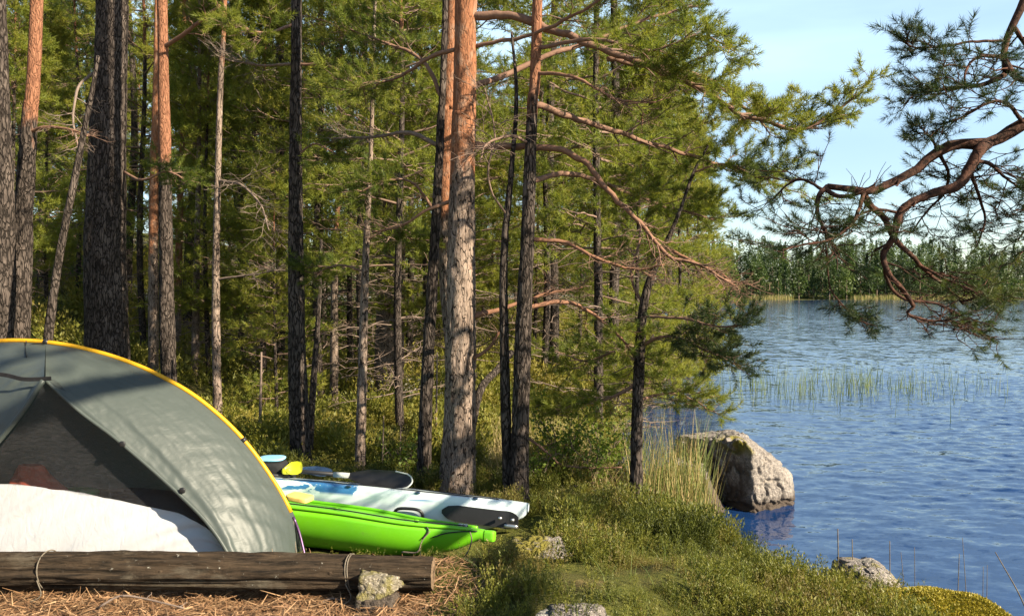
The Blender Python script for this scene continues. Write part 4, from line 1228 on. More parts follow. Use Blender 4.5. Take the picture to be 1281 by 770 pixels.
# fallen needles and straw on the bare ground before the log
n = 15000
x = r.uniform(-2.9, -.1, n); y = 3.1 + r.uniform(0, 1.0, n)
k = (r.uniform(0, 1, n) < sstep(.1, -.5, x))
x, y = x[k], y[k]; n = len(x)
az = r.uniform(0, 6.28, n); L = r.uniform(.03, .10, n)
d = np.stack([np.cos(az), np.sin(az), r.normal(.05, .22, n)], 1); sd = np.stack([-np.sin(az), np.cos(az), r.normal(0, .5, n)], 1)
P = np.stack([x, y, height(x, y) + r.uniform(.002, .02, n)], 1)
w = r.uniform(.0012, .003, (n, 1))
V = np.stack([P - sd * w, P + sd * w, P + d * L[:, None] + sd * w * .3, P + d * L[:, None] - sd * w * .3], 1).reshape(-1, 3)
acc = Acc(); acc.add(V, [np.arange(4 * n).reshape(-1, 4)], tint=np.repeat(r.uniform(0, 1, n), 4))
tag(acc.build('needle_litter', MAT['litter'], smooth=False), kind='stuff')
# yellow moss on the bank at the lower right
n = 60000
x = r.normal(2.7, .42, n); y = r.normal(4.6, .36, n)
k = (np.hypot((x - 2.7) / .72, (y - 4.6) / .52) + 1.1 * (vn(x * 7, y * 7, 0, 41) - .5) + .3 * r.normal(0, 1, n) < 1) & (shore_sd(x, y) > .03)
x, y = x[k], y[k]; n = len(x)
t_ = sprig_template(12, .03, .0085, 88, .7, .7)
P = np.stack([x, y, height(x, y) + .02 * (vn(x * 9, y * 9, 0, 42))], 1)
V, Fc, tt = scatter(t_, P, np.stack([r.normal(0, .3, n), r.normal(0, .3, n), np.ones(n)], 1), r.uniform(.7, 1.4, n), r, np.clip(r.normal(.6, .2, n), 0, 1))
acc = Acc(); acc.add(V, Fc, tint=tt)
tag(acc.build('bank_moss', MAT['moss_tips'], smooth=False), kind='stuff')

def leafy(name, x, y, h, spread, n, leaf, seed, label, tint=.5, stems=7):
    r = np.random.default_rng(seed)
    g = hz(x, y)
    root = empty(name, (x, y, g), label, 'shrub')
    az = r.uniform(0, 6.28, stems); ln = r.uniform(.2, 1, stems) * spread
    top = np.stack([np.cos(az) * ln, np.sin(az) * ln, h * r.uniform(.65, 1.05, stems)], 1)
    u = np.linspace(0, 1, 6)[None, :, None]
    P = top[:, None, :] * np.concatenate([u ** 1.6, u ** 1.6, u], -1) + r.normal(0, .02, (stems, 6, 3)) * u
    P[:, 0, 2] = -.05
    S, _ = spawn(P, 6, .25, 1., h * .35, r, 45, .1)
    br, lf = Acc(), Acc()
    V, f = tubes(P, taper_r(stems, 6, .008, .003), 5); br.add(V, f, warm=.2)
    V, f = tubes(S, taper_r(len(S), 5, .003, .0015), 3); br.add(V, f, warm=.2)
    Q = np.concatenate([S.reshape(-1, 3), P[:, 3:].reshape(-1, 3)])
    idx = r.integers(0, len(Q), n)
    C = Q[idx] + r.normal(0, .045, (n, 3))
    d = norm(r.normal(size=(n, 3)) + np.array([0, 0, .2])); s = norm(np.cross(d, r.normal(size=(n, 3))))
    L = leaf * r.uniform(.6, 1.25, (n, 1))
    V = np.stack([C, C + d * L * .5 + s * L * .3, C + d * L, C + d * L * .5 - s * L * .3], 1).reshape(-1, 3)
    lf.add(V, [np.arange(4 * n).reshape(-1, 4)], tint=np.repeat(np.clip(r.normal(tint, .22, n), 0, 1), 4))
    br.build('stems', MAT['branch_wood'], root)
    lf.build('foliage', MAT['leaves'], root, smooth=False)
    return root
leafy('leafy_shrub', px2x(700, 7.1), 7.1, .75, .42, 1500, .034, 501, 'bright green leafy shrub left of the crooked dark young pine', .55)
leafy('leafy_shrub', px2x(770, 7.4), 7.4, .8, .36, 1300, .034, 502, 'yellow green leafy shrub right behind the crooked dark young pine', .7)
leafy('leafy_shrub', px2x(672, 6.75), 6.75, .42, .25, 640, .034, 503, 'low leafy shrub at the foot of the two dark stems by the kayak stern', .5)
leafy('leafy_shrub', px2x(505, 7.3), 7.3, .3, .2, 400, .034, 504, 'small round green shrub behind the tip of the black paddle blade', .5)
leafy('leafy_shrub', px2x(740, 6.95), 6.95, .5, .3, 840, .034, 505, 'low leafy shrub above the arched black stick', .6)
leafy('leafy_shrub', px2x(832, 8.1), 8.1, .75, .3, 840, .034, 506, 'leafy shrub standing in the reeds beside the boulder', .6)

def twig_path(pts, w0, w1, name, label, cat, warm=.1, seed=0, mat='branch_wood', subs=0, sub_l=.15, group=None):
    P3 = np.array([at(*p) for p in pts])
    base = P3[0]
    r = np.random.default_rng(seed)
    P = resample(P3, 5 * len(pts))[None]
    dm = np.mean([p[2] for p in pts]) / F / 2
    acc = Acc()
    V, f = tubes(P, np.linspace(w0 * dm, w1 * dm, P.shape[1])[None], 7, cap=True); acc.add(V, f, warm=warm)
    if subs:
        S, _ = spawn(P, subs, .15, 1, sub_l, r); V, f = tubes(S, taper_r(len(S), 5, w1 * dm * .7, .0015), 4); acc.add(V, f, warm=warm)
    return tag(acc.build(name, MAT[mat], loc=base, origin=base), label, cat, group)
twig_path([(726, 632, 6.6), (716, 610, 6.6), (722, 608, 6.6), (740, 613, 6.55), (760, 611, 6.5), (776, 611, 6.5), (778, 620, 6.5)], 3, 2.4, 'dead_stick', 'arched black stick lying over the dry grass left of the crooked young pine', 'stick', .0, 1, 'dark_bark')
twig_path([(658, 545, 6.9), (690, 570, 6.8), (700, 580, 6.8), (735, 585, 6.8), (778, 584, 6.8)], 4, 2, 'fallen_branch', 'brown fallen branch sagging through the shrubs right of the two dark stems', 'branch', .7, 2, subs=8)
twig_path([(586, 560, 7.6), (600, 490, 7.8), (622, 462, 8.0), (640, 440, 8.2)], 12, 8, 'leaning_log', 'broken log leaning between the big orange pine and the two dark stems', 'log', .1, 3, 'dark_bark')
twig_path([(503, 690, 4.45), (522, 690, 4.4), (528, 676, 4.4), (538, 664, 4.4)], 2.4, 1.4, 'dead_twig', 'bare twig curving up in front of the green hull, nearer the log end', 'twig', .1, 4)
twig_path([(572, 706, 4.3), (585, 690, 4.3), (590, 675, 4.3), (588, 665, 4.3)], 2.2, 1.4, 'dead_twig', 'bare twig curving up in front of the green stern', 'twig', .1, 5)
for i, (px, v0, v1, y, w, lab) in enumerate([(325, 560, 440, 9.2, 5, 'thin grey pole of a dead sapling behind the sloping tent edge'), (545, 560, 440, 8.6, 3, 'pale thin bare stem between the leaning dark trunk and the big orange pine'),
                                         (478, 585, 520, 7.4, 2.5, 'short bare stalk behind the black paddle blade'), (500, 588, 500, 7.6, 2, 'tall bare stalk right of the short one behind the paddle blade')]):
    b = at(px, v0, y); g = hz(b[0], b[1])
    if b[2] > g: v0 = CY + (v0 - CY) + (b[2] - g + .05) / y * F
    twig_path([(px, v0, y), (px + 1, (v0 + v1) / 2, y), (px + 2, v1, y)], w, w * .5, 'dead_sapling', lab, 'dead stem', .15, 20 + i, subs=5, sub_l=.2)
# single dry stalks at the water's edge, lower right
for i, (px, v0, v1, y, w, lean, lab) in enumerate([
        (1050, 705, 661, 5.3, 2.6, -2, 'green tipped reed stalk, leftmost of the stalks at the water edge'), (1068, 706, 674, 5.3, 2.2, -2, 'pale reed stalk between the green tipped stalk and the shore rock'),
        (1114, 708, 676, 5.15, 2.0, -1, 'pale straight stalk rising behind the shore rock'), (1136, 722, 690, 5.0, 1.2, -9, 'thin dry stalk leaning left beside the shore rock'),
        (1145, 722, 684, 5.0, 1.2, -1, 'thin upright dry stalk just right of the shore rock'), (1197, 735, 692, 4.8, 1.6, 3, 'dry grass stalk rising from the straw tuft'),
        (1211, 738, 672, 4.75, 1.2, -7, 'tallest dry grass stalk, bent left above the straw tuft'), (1229, 750, 708, 4.7, 1.2, 1, 'short dry stalk on the yellow moss, left of a pair'),
        (1234, 752, 706, 4.7, 1.2, 1, 'short dry stalk on the yellow moss, right of a pair'), (1300, 730, 690, 4.3, 2.2, -55, 'pale stalk slanting in from the right picture edge')]):
    b = at(px, v0, y); g = hz(b[0], b[1])
    v0 = v0 + max(0, (b[2] - g + .03)) / y * F
    twig_path([(px, v0, y), (px + lean * .4, (v0 + v1) / 2, y), (px + lean, v1, y)], w, w * .5, 'dry_stalk', lab, 'stalk', .3, 40 + i, 'rope', group='dry stalks at the water edge')
n = 160
b = at(1212, 735, 4.75)
x = r.normal(b[0], .05, n); y = r.normal(4.75, .05, n)
acc = Acc(); V, Fc, t = blades(x, y, height(x, y) - .02, r.uniform(.06, .16, n), np.full(n, .004), .9, r, np.clip(r.normal(.8, .15, n), 0, 1)); acc.add(V, Fc, tint=t)
tag(acc.build('grass_tuft', MAT['dry_grass']), 'tuft of pale dry straw at the edge of the yellow moss', 'grass tuft')

# ------------------------------------------------------------------ rocks
def rock(name, label, c, planes, seed, n=72, rough=.06, moss=None, wet_shade=None, sink=0.0, k=30, cat='boulder'):
    """a rock cut by support planes (direction, distance), softened and roughened"""
    th = np.linspace(0, np.pi, n); ph = np.linspace(0, 2 * np.pi, 2 * n, endpoint=False)
    T_, P_ = np.meshgrid(th, ph, indexing='ij')
    d = np.stack([np.sin(T_) * np.cos(P_), np.sin(T_) * np.sin(P_), np.cos(T_)], -1).reshape(-1, 3)
    inv = 0
    for nrm, dist in planes:
        nn = norm(np.array(nrm, float))
        inv = inv + np.clip(d @ nn / dist, 1e-6, None) ** k
    rad = inv ** (-1.0 / k)
    p = d * rad[:, None]
    s = 1.0 / max(dist for _, dist in planes)
    q = p * s
    rid = 1 - np.abs(2 * fbm(q[:, 0] * 3, q[:, 1] * 3, q[:, 2] * 3, seed, 4) - 1)
    p = p * (1 + rough * 2.2 * (fbm(q[:, 0] * 2, q[:, 1] * 2, q[:, 2] * 2, seed + 3, 4) - .5) - rough * 1.6 * sstep(.82, 1, rid))[:, None]
    p = p * (1 + rough * .5 * (vn(q[:, 0] * 14, q[:, 1] * 14, q[:, 2] * 14, seed + 8) - .5))[:, None]
    p = p * (1 + rough * .35 * (vn(q[:, 0] * 34, q[:, 1] * 34, q[:, 2] * 34, seed + 9) - .5) - rough * .5 * sstep(.93, 1, 1 - np.abs(2 * fbm(q[:, 0] * 1.6, q[:, 1] * 1.6, q[:, 2] * 1.6, seed + 12, 3) - 1)))[:, None]
    wz = p + np.asarray(c)
    at_ = {'moss': np.zeros(len(p)), 'wet_shade': np.zeros(len(p))}
    if moss is not None: at_['moss'] = moss(wz, d, fbm(q[:, 0] * 4, q[:, 1] * 4, q[:, 2] * 4, seed + 20))
    if callable(wet_shade): at_['wet_shade'] = wet_shade(wz, d, fbm(q[:, 0] * 5, q[:, 1] * 5, q[:, 2] * 5, seed + 30))
    elif wet_shade is not None: at_['wet_shade'] = sstep(wet_shade, wet_shade * .3, wz[:, 2] + .04 * (vn(q[:, 0] * 6, q[:, 1] * 6, 0, seed) - .5))
    me = make_mesh(name, p, [grid_faces(n, 2 * n, True)], MAT['granite'], at_)
    o = link(name, me, loc=[float(v_) for v_ in c])
    return tag(o, label, cat)

bc = at(918, 596, 8.5)
mc = at(917, 555, 8.1)
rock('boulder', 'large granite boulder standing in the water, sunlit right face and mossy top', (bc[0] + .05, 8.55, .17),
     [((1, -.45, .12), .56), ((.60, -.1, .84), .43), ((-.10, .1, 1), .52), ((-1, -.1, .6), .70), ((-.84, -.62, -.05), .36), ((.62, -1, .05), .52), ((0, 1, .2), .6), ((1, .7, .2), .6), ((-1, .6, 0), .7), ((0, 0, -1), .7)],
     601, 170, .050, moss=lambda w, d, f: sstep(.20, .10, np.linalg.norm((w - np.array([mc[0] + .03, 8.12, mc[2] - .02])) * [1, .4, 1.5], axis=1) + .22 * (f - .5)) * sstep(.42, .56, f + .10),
     wet_shade=lambda w, d, f: np.maximum(sstep(.15, .05, w[:, 2] + .05 * (f - .5)), .92 * sstep(.52, .72, d @ norm(np.array([-.84, -.62, .0])) + .5 * (f - .5)) * sstep(.62, .5, f * .9)))  # damp band at the waterline, plus left-face shade painted into the colour
rock('boulder', 'smaller grey rock leaning against the left side of the big boulder, behind reeds', (px2x(866, 8.2), 8.25, .08),
     [((1, -.3, .5), .27), ((.2, 0, 1), .36), ((-.5, 0, 1), .38), ((-1, 0, .2), .36), ((-.5, -1, .1), .28), ((0, 1, .1), .3), ((0, 0, -1), .4)], 602, 60, .08, wet_shade=.55)  # toned darker from the waterline almost to its top
b = at(1092, 712, 5.15)
rock('shore_rock', 'rough grey rock at the water edge below the heather bank', (b[0], 5.18, .36),
     [((1, 0, .3), .13), ((-1, 0, .35), .16), ((0, 0, 1), .06), ((.5, -.2, 1), .065), ((0, -1, .2), .2), ((0, 1, .3), .2), ((0, 0, -1), .3)], 603, 60, .13, moss=lambda w, d, f: sstep(.55, .65, f) * .7, cat='rock')
b = at(672, 708, 4.55)
rock('mossy_stone', 'low mossy stone in the heather right of the green kayak stern', (b[0], 4.6, hz(b[0], 4.6) + .02),
     [((1, 0, .5), .17), ((-1, -.2, .3), .15), ((0, 0, 1), .085), ((.5, -.3, 1), .10), ((0, -1, .1), .13), ((0, 1, .3), .16), ((0, 0, -1), .2)], 604, 60, .10,
     moss=lambda w, d, f: sstep(.1, .5, d[:, 2] - .6 * d[:, 0]) * sstep(.25, .45, f), cat='stone')
for i, (px, v, y, s, lab) in enumerate([(722, 800, 3.36, .10, 'flat grey rock breaking through the heather at the bottom edge'), (1020, 690, 5.6, .12, 'pale grey rock showing at the rim of the heather bank')]):
    b = at(px, v, y)
    rock('stone', lab, (b[0], y, hz(b[0], y) - .01), [((1, 0, .2), s * 1.3), ((-1, 0, .3), s * 1.2), ((0, 0, 1), s * .3), ((0, -1, .2), s * .8), ((0, 1, .3), s), ((0, 0, -1), s), ((.6, -.4, .8), s * .6)], 610 + i, 40, .10, cat='stone')

# ------------------------------------------------------------------ log bench on stones
LB = np.array([-.35, 3.66, 0]); LZ0 = at(300, 718, 3.66)[2]
lo = np.array([-3.6, 3.72, at(100, 713, 3.70)[2]]); hi = np.array([at(543, 718, 3.66)[0], 3.62, at(543, 715, 3.64)[2]])
base = (lo + hi) / 2
log = empty('log_bench', (base[0], base[1], hz(base[0], base[1])), 'weathered dark log lying as a low bench in front of the tent', 'log')
o0 = np.array(log.location)
m_ = 320; sides = 72
path = resample(np.vstack([lo, (lo + hi) / 2 + [0, 0, .008], hi]), m_)
rr = np.linspace(.082, .073, m_)
V, f = tubes(path[None], rr[None], sides)
s = np.repeat(np.linspace(0, 3.2, m_), sides); th = np.tile(np.linspace(0, 2 * np.pi, sides, endpoint=False), m_)
ax_ = np.repeat(path, sides, 0)
dsp = 1 + .22 * (fbm(np.cos(th) * 3, np.sin(th) * 3, s * 1.2, 650) - .5) + .16 * (vn(np.cos(th) * 9, np.sin(th) * 9, s * 4, 651) - .5) - .16 * sstep(.75, 1, 1 - np.abs(2 * vn(np.cos(th) * 4, np.sin(th) * 4, s * .8, 652) - 1))
dsp = dsp + .09 * sstep(.50, .55, fbm(np.cos(th) * 2.2 + 9, np.sin(th) * 2.2, s * 2.0, 655)) + .05 * (vn(np.cos(th) * 16, np.sin(th) * 16, s * 14, 656) - .5)
V = ax_ + (V - ax_) * dsp[:, None]
link('bark', make_mesh('bark', V - o0, f, MAT['old_log']), log)
for e_, sg, nm in ((0, -1, 'cut_end'), (m_ - 1, 1, 'cut_end')):
    ring = V[e_ * sides:(e_ + 1) * sides]
    cpt = ring.mean(0) + np.array([sg * .006, 0, 0])
    rings = [ring * (1 - k_) + cpt * k_ for k_ in (0, .35, .7)]
    VV = np.vstack(rings + [cpt[None]])
    ff = [grid_faces(3, sides, True), np.stack([2 * sides + np.arange(sides), 2 * sides + (np.arange(sides) + 1) % sides, np.full(sides, 3 * sides)], 1)]
    link(nm, make_mesh(nm, VV - o0, ff, MAT['fresh_wood']), log)
# knots, and rope ties round the log
def on_log(px):
    t = np.interp(at(px, 718, 3.66)[0], path[:, 0], np.arange(m_))
    i = int(t); return path[i], rr[i]
for i, (px, a, rk) in enumerate([(205, .25, .010), (415, .3, .012)]):
    c, r_ = on_log(px)
    d = np.array([.3, -math.cos(a), math.sin(a)]); d = d / np.linalg.norm(d)
    V, f = tubes(np.array([[c + d * r_ * .7, c + d * (r_ + .002), c + d * (r_ + .012)]]), np.array([[rk * 2.2, rk * 1.2, rk * .5]]), 12, cap=True)
    link('knot', make_mesh('knot', V - o0, f, MAT['old_log']), log)
for px, nm in ((59, 'rope_tie'), (440, 'rope_tie')):
    c, r_ = on_log(px)
    a = np.linspace(0, 2 * np.pi, 40)
    P = np.stack([c[0] + .006 * np.sin(a * 2), c[1] + (r_ * 1.06 + .003) * np.cos(a), c[2] + (r_ * 1.06 + .003) * np.sin(a)], 1)
    V, f = tubes(P[None], np.full((1, 40), .003), 8)
    acc = Acc(); acc.add(V, f)
    q = np.array([[c[0], c[1] - r_ - .01, c[2] - .02], [c[0] + .03, c[1] - r_ - .03, c[2] - .08], [c[0] - .02, c[1] - r_ - .035, c[2] - .11]])
    V, f = tubes(resample(q, 10)[None], np.full((1, 10), .0025), 6); acc.add(V, f)
    if px == 440:
        V, f = tubes((P + [.010, 0, 0])[None], np.full((1, 40), .003), 8); acc.add(V, f)
    acc.build(nm, MAT['rope'], log, origin=o0)
b = at(474, 733, 3.5)
gz = hz(b[0], 3.5)
rock('support_stone', 'flat wedge of stone under the right end of the log, upper of two', (b[0] + .01, 3.56, b[2]),
     [((1, -.1, .45), .10), ((-1, 0, .1), .10), ((.15, 0, 1), .042), ((.1, -1, .1), .085), ((0, 1, .1), .14), ((.3, 0, -1), .045), ((.8, -.8, .1), .075)], 620, 50, .07, moss=lambda w, d, f: .25 + .5 * sstep(.4, .6, f), wet_shade=None, cat='stone')
b = at(478, 764, 3.5)
rock('support_stone', 'grey block of stone under the flat wedge, lower of two', (b[0] - .02, 3.54, b[2] - .01),
     [((1, -.1, .1), .085), ((-1, 0, .1), .10), ((0, 0, 1), .075), ((0, -1, 0), .09), ((0, 1, .1), .12), ((0, 0, -1), .12)], 621, 50, .07, moss=lambda w, d, f: .3 * f, wet_shade=2.0, cat='stone')  # block toned darker all over
twig_path([(125, 758, 3.42), (150, 745, 3.45), (180, 748, 3.45), (230, 760, 3.42)], 3, 2, 'dead_twig', 'grey bent twig lying on the litter before the left part of the log', 'twig', .1, 61, subs=4, sub_l=.08)
twig_path([(395, 756, 3.55), (415, 748, 3.56), (432, 752, 3.55)], 2.4, 1.6, 'dead_twig', 'short grey twig on the litter left of the supporting stones', 'twig', .1, 62)

# ------------------------------------------------------------------ tent
TY = 4.42                                                   # depth of the arch pole
tg = hz(-1.9, TY)
tent = empty('tent', (-2.73, TY, tg), 'grey green tent with a yellow arched pole and open netting door', 'tent')
T0 = np.array(tent.location)
arch_px = [(20, 427), (57, 429), (100, 436), (150, 450), (200, 471), (250, 501), (300, 546), (340, 599), (365, 645), (379, 693)]
AR = np.array([at(a, b, TY) for a, b in arch_px])
xa = AR[0, 0]
AL = AR.copy(); AL[:, 0] = 2 * xa - AL[:, 0]
def mir(P): Q = np.array(P, float); Q[:, 0] = 2 * xa - Q[:, 0]; return Q
full = np.vstack([AL[::-1], AR[1:]])
sl = resample(full, 90)
slo = sl + np.array([0, 0, .006])
# the yellow sleeve covers the pole down to a hand above the ground
zcut = at(368, 648, TY)[2]
kk = slo[:, 2] > zcut
V, f = tubes(slo[kk][None], np.full((1, kk.sum()), .0125), 10, cap=True)
link('pole_sleeve', make_mesh('pole_sleeve', V - T0, f, MAT['yellow_sleeve']), tent)
for sg in (1, -1):
    e = np.array([at(367, 646, TY), at(375, 668, TY), at(385, 698, TY - .05)])
    if sg < 0: e = mir(e)
    e[-1, 2] = hz(e[-1, 0], e[-1, 1]) - .03
    V, f = tubes(resample(e, 10)[None], np.full((1, 10), .0075), 10, cap=True)
    link('pole_end', make_mesh('pole_end', V - T0, f, MAT['purple_pole']), tent)
    q = np.array([at(367, 650, TY), at(368, 668, TY - .02), at(371, 695, TY - .08)])
    if sg < 0: q = mir(q)
    V, f = tubes(resample(q, 8)[None], np.full((1, 8), .004), 6, cap=True)
    link('corner_strap', make_mesh('corner_strap', V - T0, f, MAT['rope']), tent)

def wrinkle(S, T_, seed):
    """tension folds that run from the hem and the door edge"""
    w = .012 * (vn(S * 30 + T_ * 7, T_ * 2.2, 0, seed) - .5) * sstep(.35, 1, S)
    w += .010 * (vn(S * 6 - T_ * 2, T_ * 1.2 + S, 0, seed + 1) - .5)
    w += .012 * (vn((T_ - .35 * S) * 17, S * 2.0, 0, seed + 2) - .5) * sstep(.2, 1.0, T_)
    w += .003 * (vn(S * 40, T_ * 26, 0, seed + 3) - .5)
    return w

def panel(A, B, bulge, seed, nu=110, nv=70, name='fly_panel', outward=(0.35, -1, .5), sag=0.0):
    A = resample(A, nu); B = resample(B, nu)
    t = np.linspace(0, 1, nv)[None, :, None]
    P = A[:, None, :] * (1 - t) + B[:, None, :] * t
    S, T_ = np.meshgrid(np.linspace(0, 1, nu), np.linspace(0, 1, nv), indexing='ij')
    du = np.gradient(P, axis=0); dv = np.gradient(P, axis=1)
    N = norm(np.cross(du, dv))
    N = N * np.sign((N @ np.array(outward))).clip(-1, 1)[..., None]
    e = np.sin(np.pi * T_) ** .8 * sstep(0, .12, S)
    P = P + N * (bulge * e + wrinkle(S, T_, seed) * sstep(0, .08, T_) * sstep(0, .06, S))[..., None]
    return P.reshape(-1, 3), [grid_faces(nu, nv)], P

# right front panel: from the arch to the edge of the open door
DR = np.array([at(57, 475, 4.05), at(100, 514, 4.06), at(150, 552, 4.06), (at(225, 618, 4.05)), at(268, 664, 4.03), at(304, 724, 4.0)])
A_r = np.vstack([AR[1:-1], [at(372, 690, TY - .04)]])
V, f, PR = panel(A_r, DR, .045, 660)
link('fly_panel', make_mesh('fly_panel', V - T0, f, MAT['silnylon']), tent)
# left front panel with its door flap closed
DL = mir(DR); DL[:, 1] += 0
DLv = np.array([at(55, 475, 4.0), at(28, 515, 3.97), at(-5, 556, 3.95), at(-60, 620, 3.93), at(-160, 726, 3.93)])
A_l = np.vstack([AR[1:2] + [0, 0, 0], AL[0:-1], [AL[-1] + [0.03, -.03, 0]]])
V, f, PL_ = panel(A_l, DLv, .03, 670, outward=(-.3, -1, .5))
link('fly_panel', make_mesh('fly_panel', V - T0, f, MAT['silnylon']), tent)
# back of the fly
nb = 60
th_ = np.linspace(-1, 1, nb)
BK = np.stack([xa + th_ * 1.46, TY + .58 * np.sqrt(np.clip(1 - th_ ** 2, 0, 1)) ** .8 + .01, np.full(nb, tg + .05)], 1)
V, f, _ = panel(full, BK, .05, 680, 90, 40, outward=(0, 1, .5))
link('fly_panel', make_mesh('fly_panel', V - T0, f, MAT['silnylon']), tent)
# ridge hood: small beak over the door, held by the short cross strut
hood = np.array([at(32, 434, 4.30), at(57, 433, 4.28), at(72, 452, 4.14), at(62, 477, 3.985), at(28, 472, 4.02), at(-10, 470, 4.05)])
def ribbon(P, w, name, mat, up=(0, 0, 1), n=24, thick=.0025):
    P = resample(np.asarray(P, float), n)
    T_ = norm(np.gradient(P, axis=0)); s_ = norm(np.cross(T_, np.array(up, float))) * w / 2; nn = norm(np.cross(s_, T_)) * thick / 2
    V = np.stack([P - s_ - nn, P + s_ - nn, P + s_ + nn, P - s_ + nn], 1).reshape(-1, 3)
    me = make_mesh(name, V - T0, [grid_faces(n, 4, True)], MAT[mat], smooth=False)
    return link(name, me, tent)
ribbon([at(33, 427, TY - .02), at(32, 436, 4.34), at(33, 446, 4.24)], .014, 'ridge_strap', 'black_cloth', (1, 0, 0))
ribbon([at(-30, 452, 4.30), at(0, 443, 4.32), at(40, 430, TY - .03), at(58, 428, TY - .03)], .012, 'ridge_strap', 'black_cloth', (0, 0, 1))
ribbon([at(-60, 466, 4.03), at(0, 468, 4.02), at(30, 474, 4.0), at(64, 473, 3.985)], .02, 'door_strap', 'black_cloth', (0, 1, 0))
# rolled door edges
V, f = tubes(resample(DR, 60)[None] + np.array([0, -.004, 0]), np.full((1, 60), .010), 8, cap=True)
link('door_hem', make_mesh('door_hem', V - T0, f, MAT['silnylon']), tent)
V, f = tubes(resample(DLv, 60)[None] + np.array([0, -.004, 0]), np.full((1, 60), .013), 8, cap=True)
link('door_hem', make_mesh('door_hem', V - T0, f, MAT['silnylon']), tent)
for px, v in ((153, 555), (228, 613)):
    V, f = rbox(at(px, v, 4.04), .03, .015, .03, k=3); link('door_toggle', make_mesh('door_toggle', V - T0, f, MAT['black_plastic']), tent)
for px, v in ((305, 548), (57, 427)):
    c = at(px, v, TY)
    i = np.argmin(np.linalg.norm(slo - c, axis=1)); i = min(max(i, 2), 87)
    V, f = tubes(np.array([[slo[i] - (slo[i + 1] - slo[i]) * .25, slo[i] + (slo[i + 1] - slo[i]) * .25]]), np.full((1, 2), .0155), 12, cap=True)
    link('sleeve_clip', make_mesh('sleeve_clip', V - T0, f, MAT['black_plastic']), tent)
# inner tent: white wall below, netting above, white groundsheet
WT = np.array([at(a, b, 4.13) for a, b in [(-260, 690), (-150, 640), (-60, 612), (0, 605), (60, 610), (110, 618), (180, 632), (232, 645), (262, 664), (290, 700)]])
WB = np.stack([WT[:, 0] + np.linspace(-.06, .06, len(WT)), np.full(len(WT), 4.05), np.full(len(WT), tg + .005)], 1)
nu, nv = 130, 40
A = resample(WT, nu); B = resample(WB, nu)
t = np.linspace(0, 1, nv)[None, :, None]
P = A[:, None] * (1 - t) + B[:, None] * t
S, T_ = np.meshgrid(np.linspace(0, 1, nu), np.linspace(0, 1, nv), indexing='ij')
P[..., 1] += .022 * (vn(S * 26 + T_ * 6, T_ * 1.0, 0, 690) - .5) + .012 * (vn(S * 64 + T_ * 16, T_ * 2.0, 0, 691) - .5) - .008 * np.sin(np.pi * T_)
link('inner_wall', make_mesh('inner_wall', P.reshape(-1, 3) - T0, [grid_faces(nu, nv)], MAT['white_silnylon']), tent)
edge = np.vstack([DLv[::-1] + [0, .06, 0], DR[1:] + [0, .03, 0]])
NT = resample(np.vstack([at(-300, 700, 4.13), edge[1:-1], at(292, 702, 4.10)]), nu)
P = A[:, None] * (1 - t) + NT[:, None] * t + np.array([0, .02, 0]) * np.sin(np.pi * t)
link('netting_door', make_mesh('netting_door', P.reshape(-1, 3) - T0, [grid_faces(nu, nv)], MAT['netting']), tent)
flo = np.array([[xa - 1.3, 4.03, tg + .012], [xa + 1.15, 4.03, tg + .012], [xa + 1.1, 4.9, tg + .012], [xa - 1.2, 4.9, tg + .012]])
link('groundsheet', make_mesh('groundsheet', flo - T0, [np.array([[0, 1, 2, 3]])], MAT['grey_plastic']), tent)
V, f = tubes(resample(np.array([at(97, 555, 4.3), at(110, 575, 4.3), at(122, 597, 4.3)]), 8)[None], np.full((1, 8), .006), 6)
# things lying inside the tent, seen through the netting
jc = at(48, 585, 4.38)
jk = Acc()
n_ = 40
u_ = np.linspace(0, 1, n_); a_ = np.linspace(0, 2 * np.pi, 28, endpoint=False)
spine = resample(np.array([[jc[0] + .12, 4.36, tg + .10], [jc[0] + .04, 4.40, tg + .26], [jc[0] - .05, 4.42, tg + .40], [jc[0] - .08, 4.44, tg + .50]]), n_)
wid = np.interp(u_, [0, .3, .7, 1], [.10, .14, .15, .06])
U, A2 = np.meshgrid(u_, a_, indexing='ij')
P = spine[:, None, :] + np.stack([np.cos(A2) * wid[:, None], np.sin(A2) * wid[:, None] * .55, 0 * A2], -1) * (1 + .5 * (fbm(U * 5, np.cos(A2) * 2, np.sin(A2) * 2, 700)[..., None] - .5))
jk.add(P.reshape(-1, 3), [grid_faces(n_, 28, True)])
tag(jk.build('jacket', MAT['red_cloth'], loc=jc, origin=jc), 'rust red jacket bundled inside the tent behind the netting', 'jacket')
bcn = at(128, 608, 4.34)
bag = empty('bag', (bcn[0], 4.36, tg + .02), 'small black bag with a strap inside the tent behind the netting', 'bag')
V, f = rbox((0, 0, .11), .26, .17, .2, k=2.6, n=16)
V = V * (1 + .1 * (fbm(V[:, 0] * 14, V[:, 1] * 14, V[:, 2] * 14, 705)[:, None] - .5))
link('bag_body', make_mesh('bag_body', V, f, MAT['black_cloth']), bag)
V, f = tubes((resample(np.array([(-.05, -.02, .2), (-.09, -.02, .28), (-.14, -.01, .36)]), 10))[None], np.full((1, 10), .008), 8, cap=True)
link('strap', make_mesh('strap', V, f, MAT['black_cloth']), bag)
gc = at(90, 565, 4.6)
V, f = rbox((0, 0, 0), .30, .12, .06, k=2.5, n=14)
V = V * (1 + .2 * (fbm(V[:, 0] * 12, V[:, 1] * 12, V[:, 2] * 12, 706)[:, None] - .5))
tag(link('stuff_sack', make_mesh('stuff_sack', V, f, MAT['green_cloth']), loc=(gc[0], 4.62, tg + .30)), 'green stuff sack on the bedding inside the tent', 'sack')
V, f = rbox((0, 0, 0), 1.5, .5, .3, k=3, n=24)
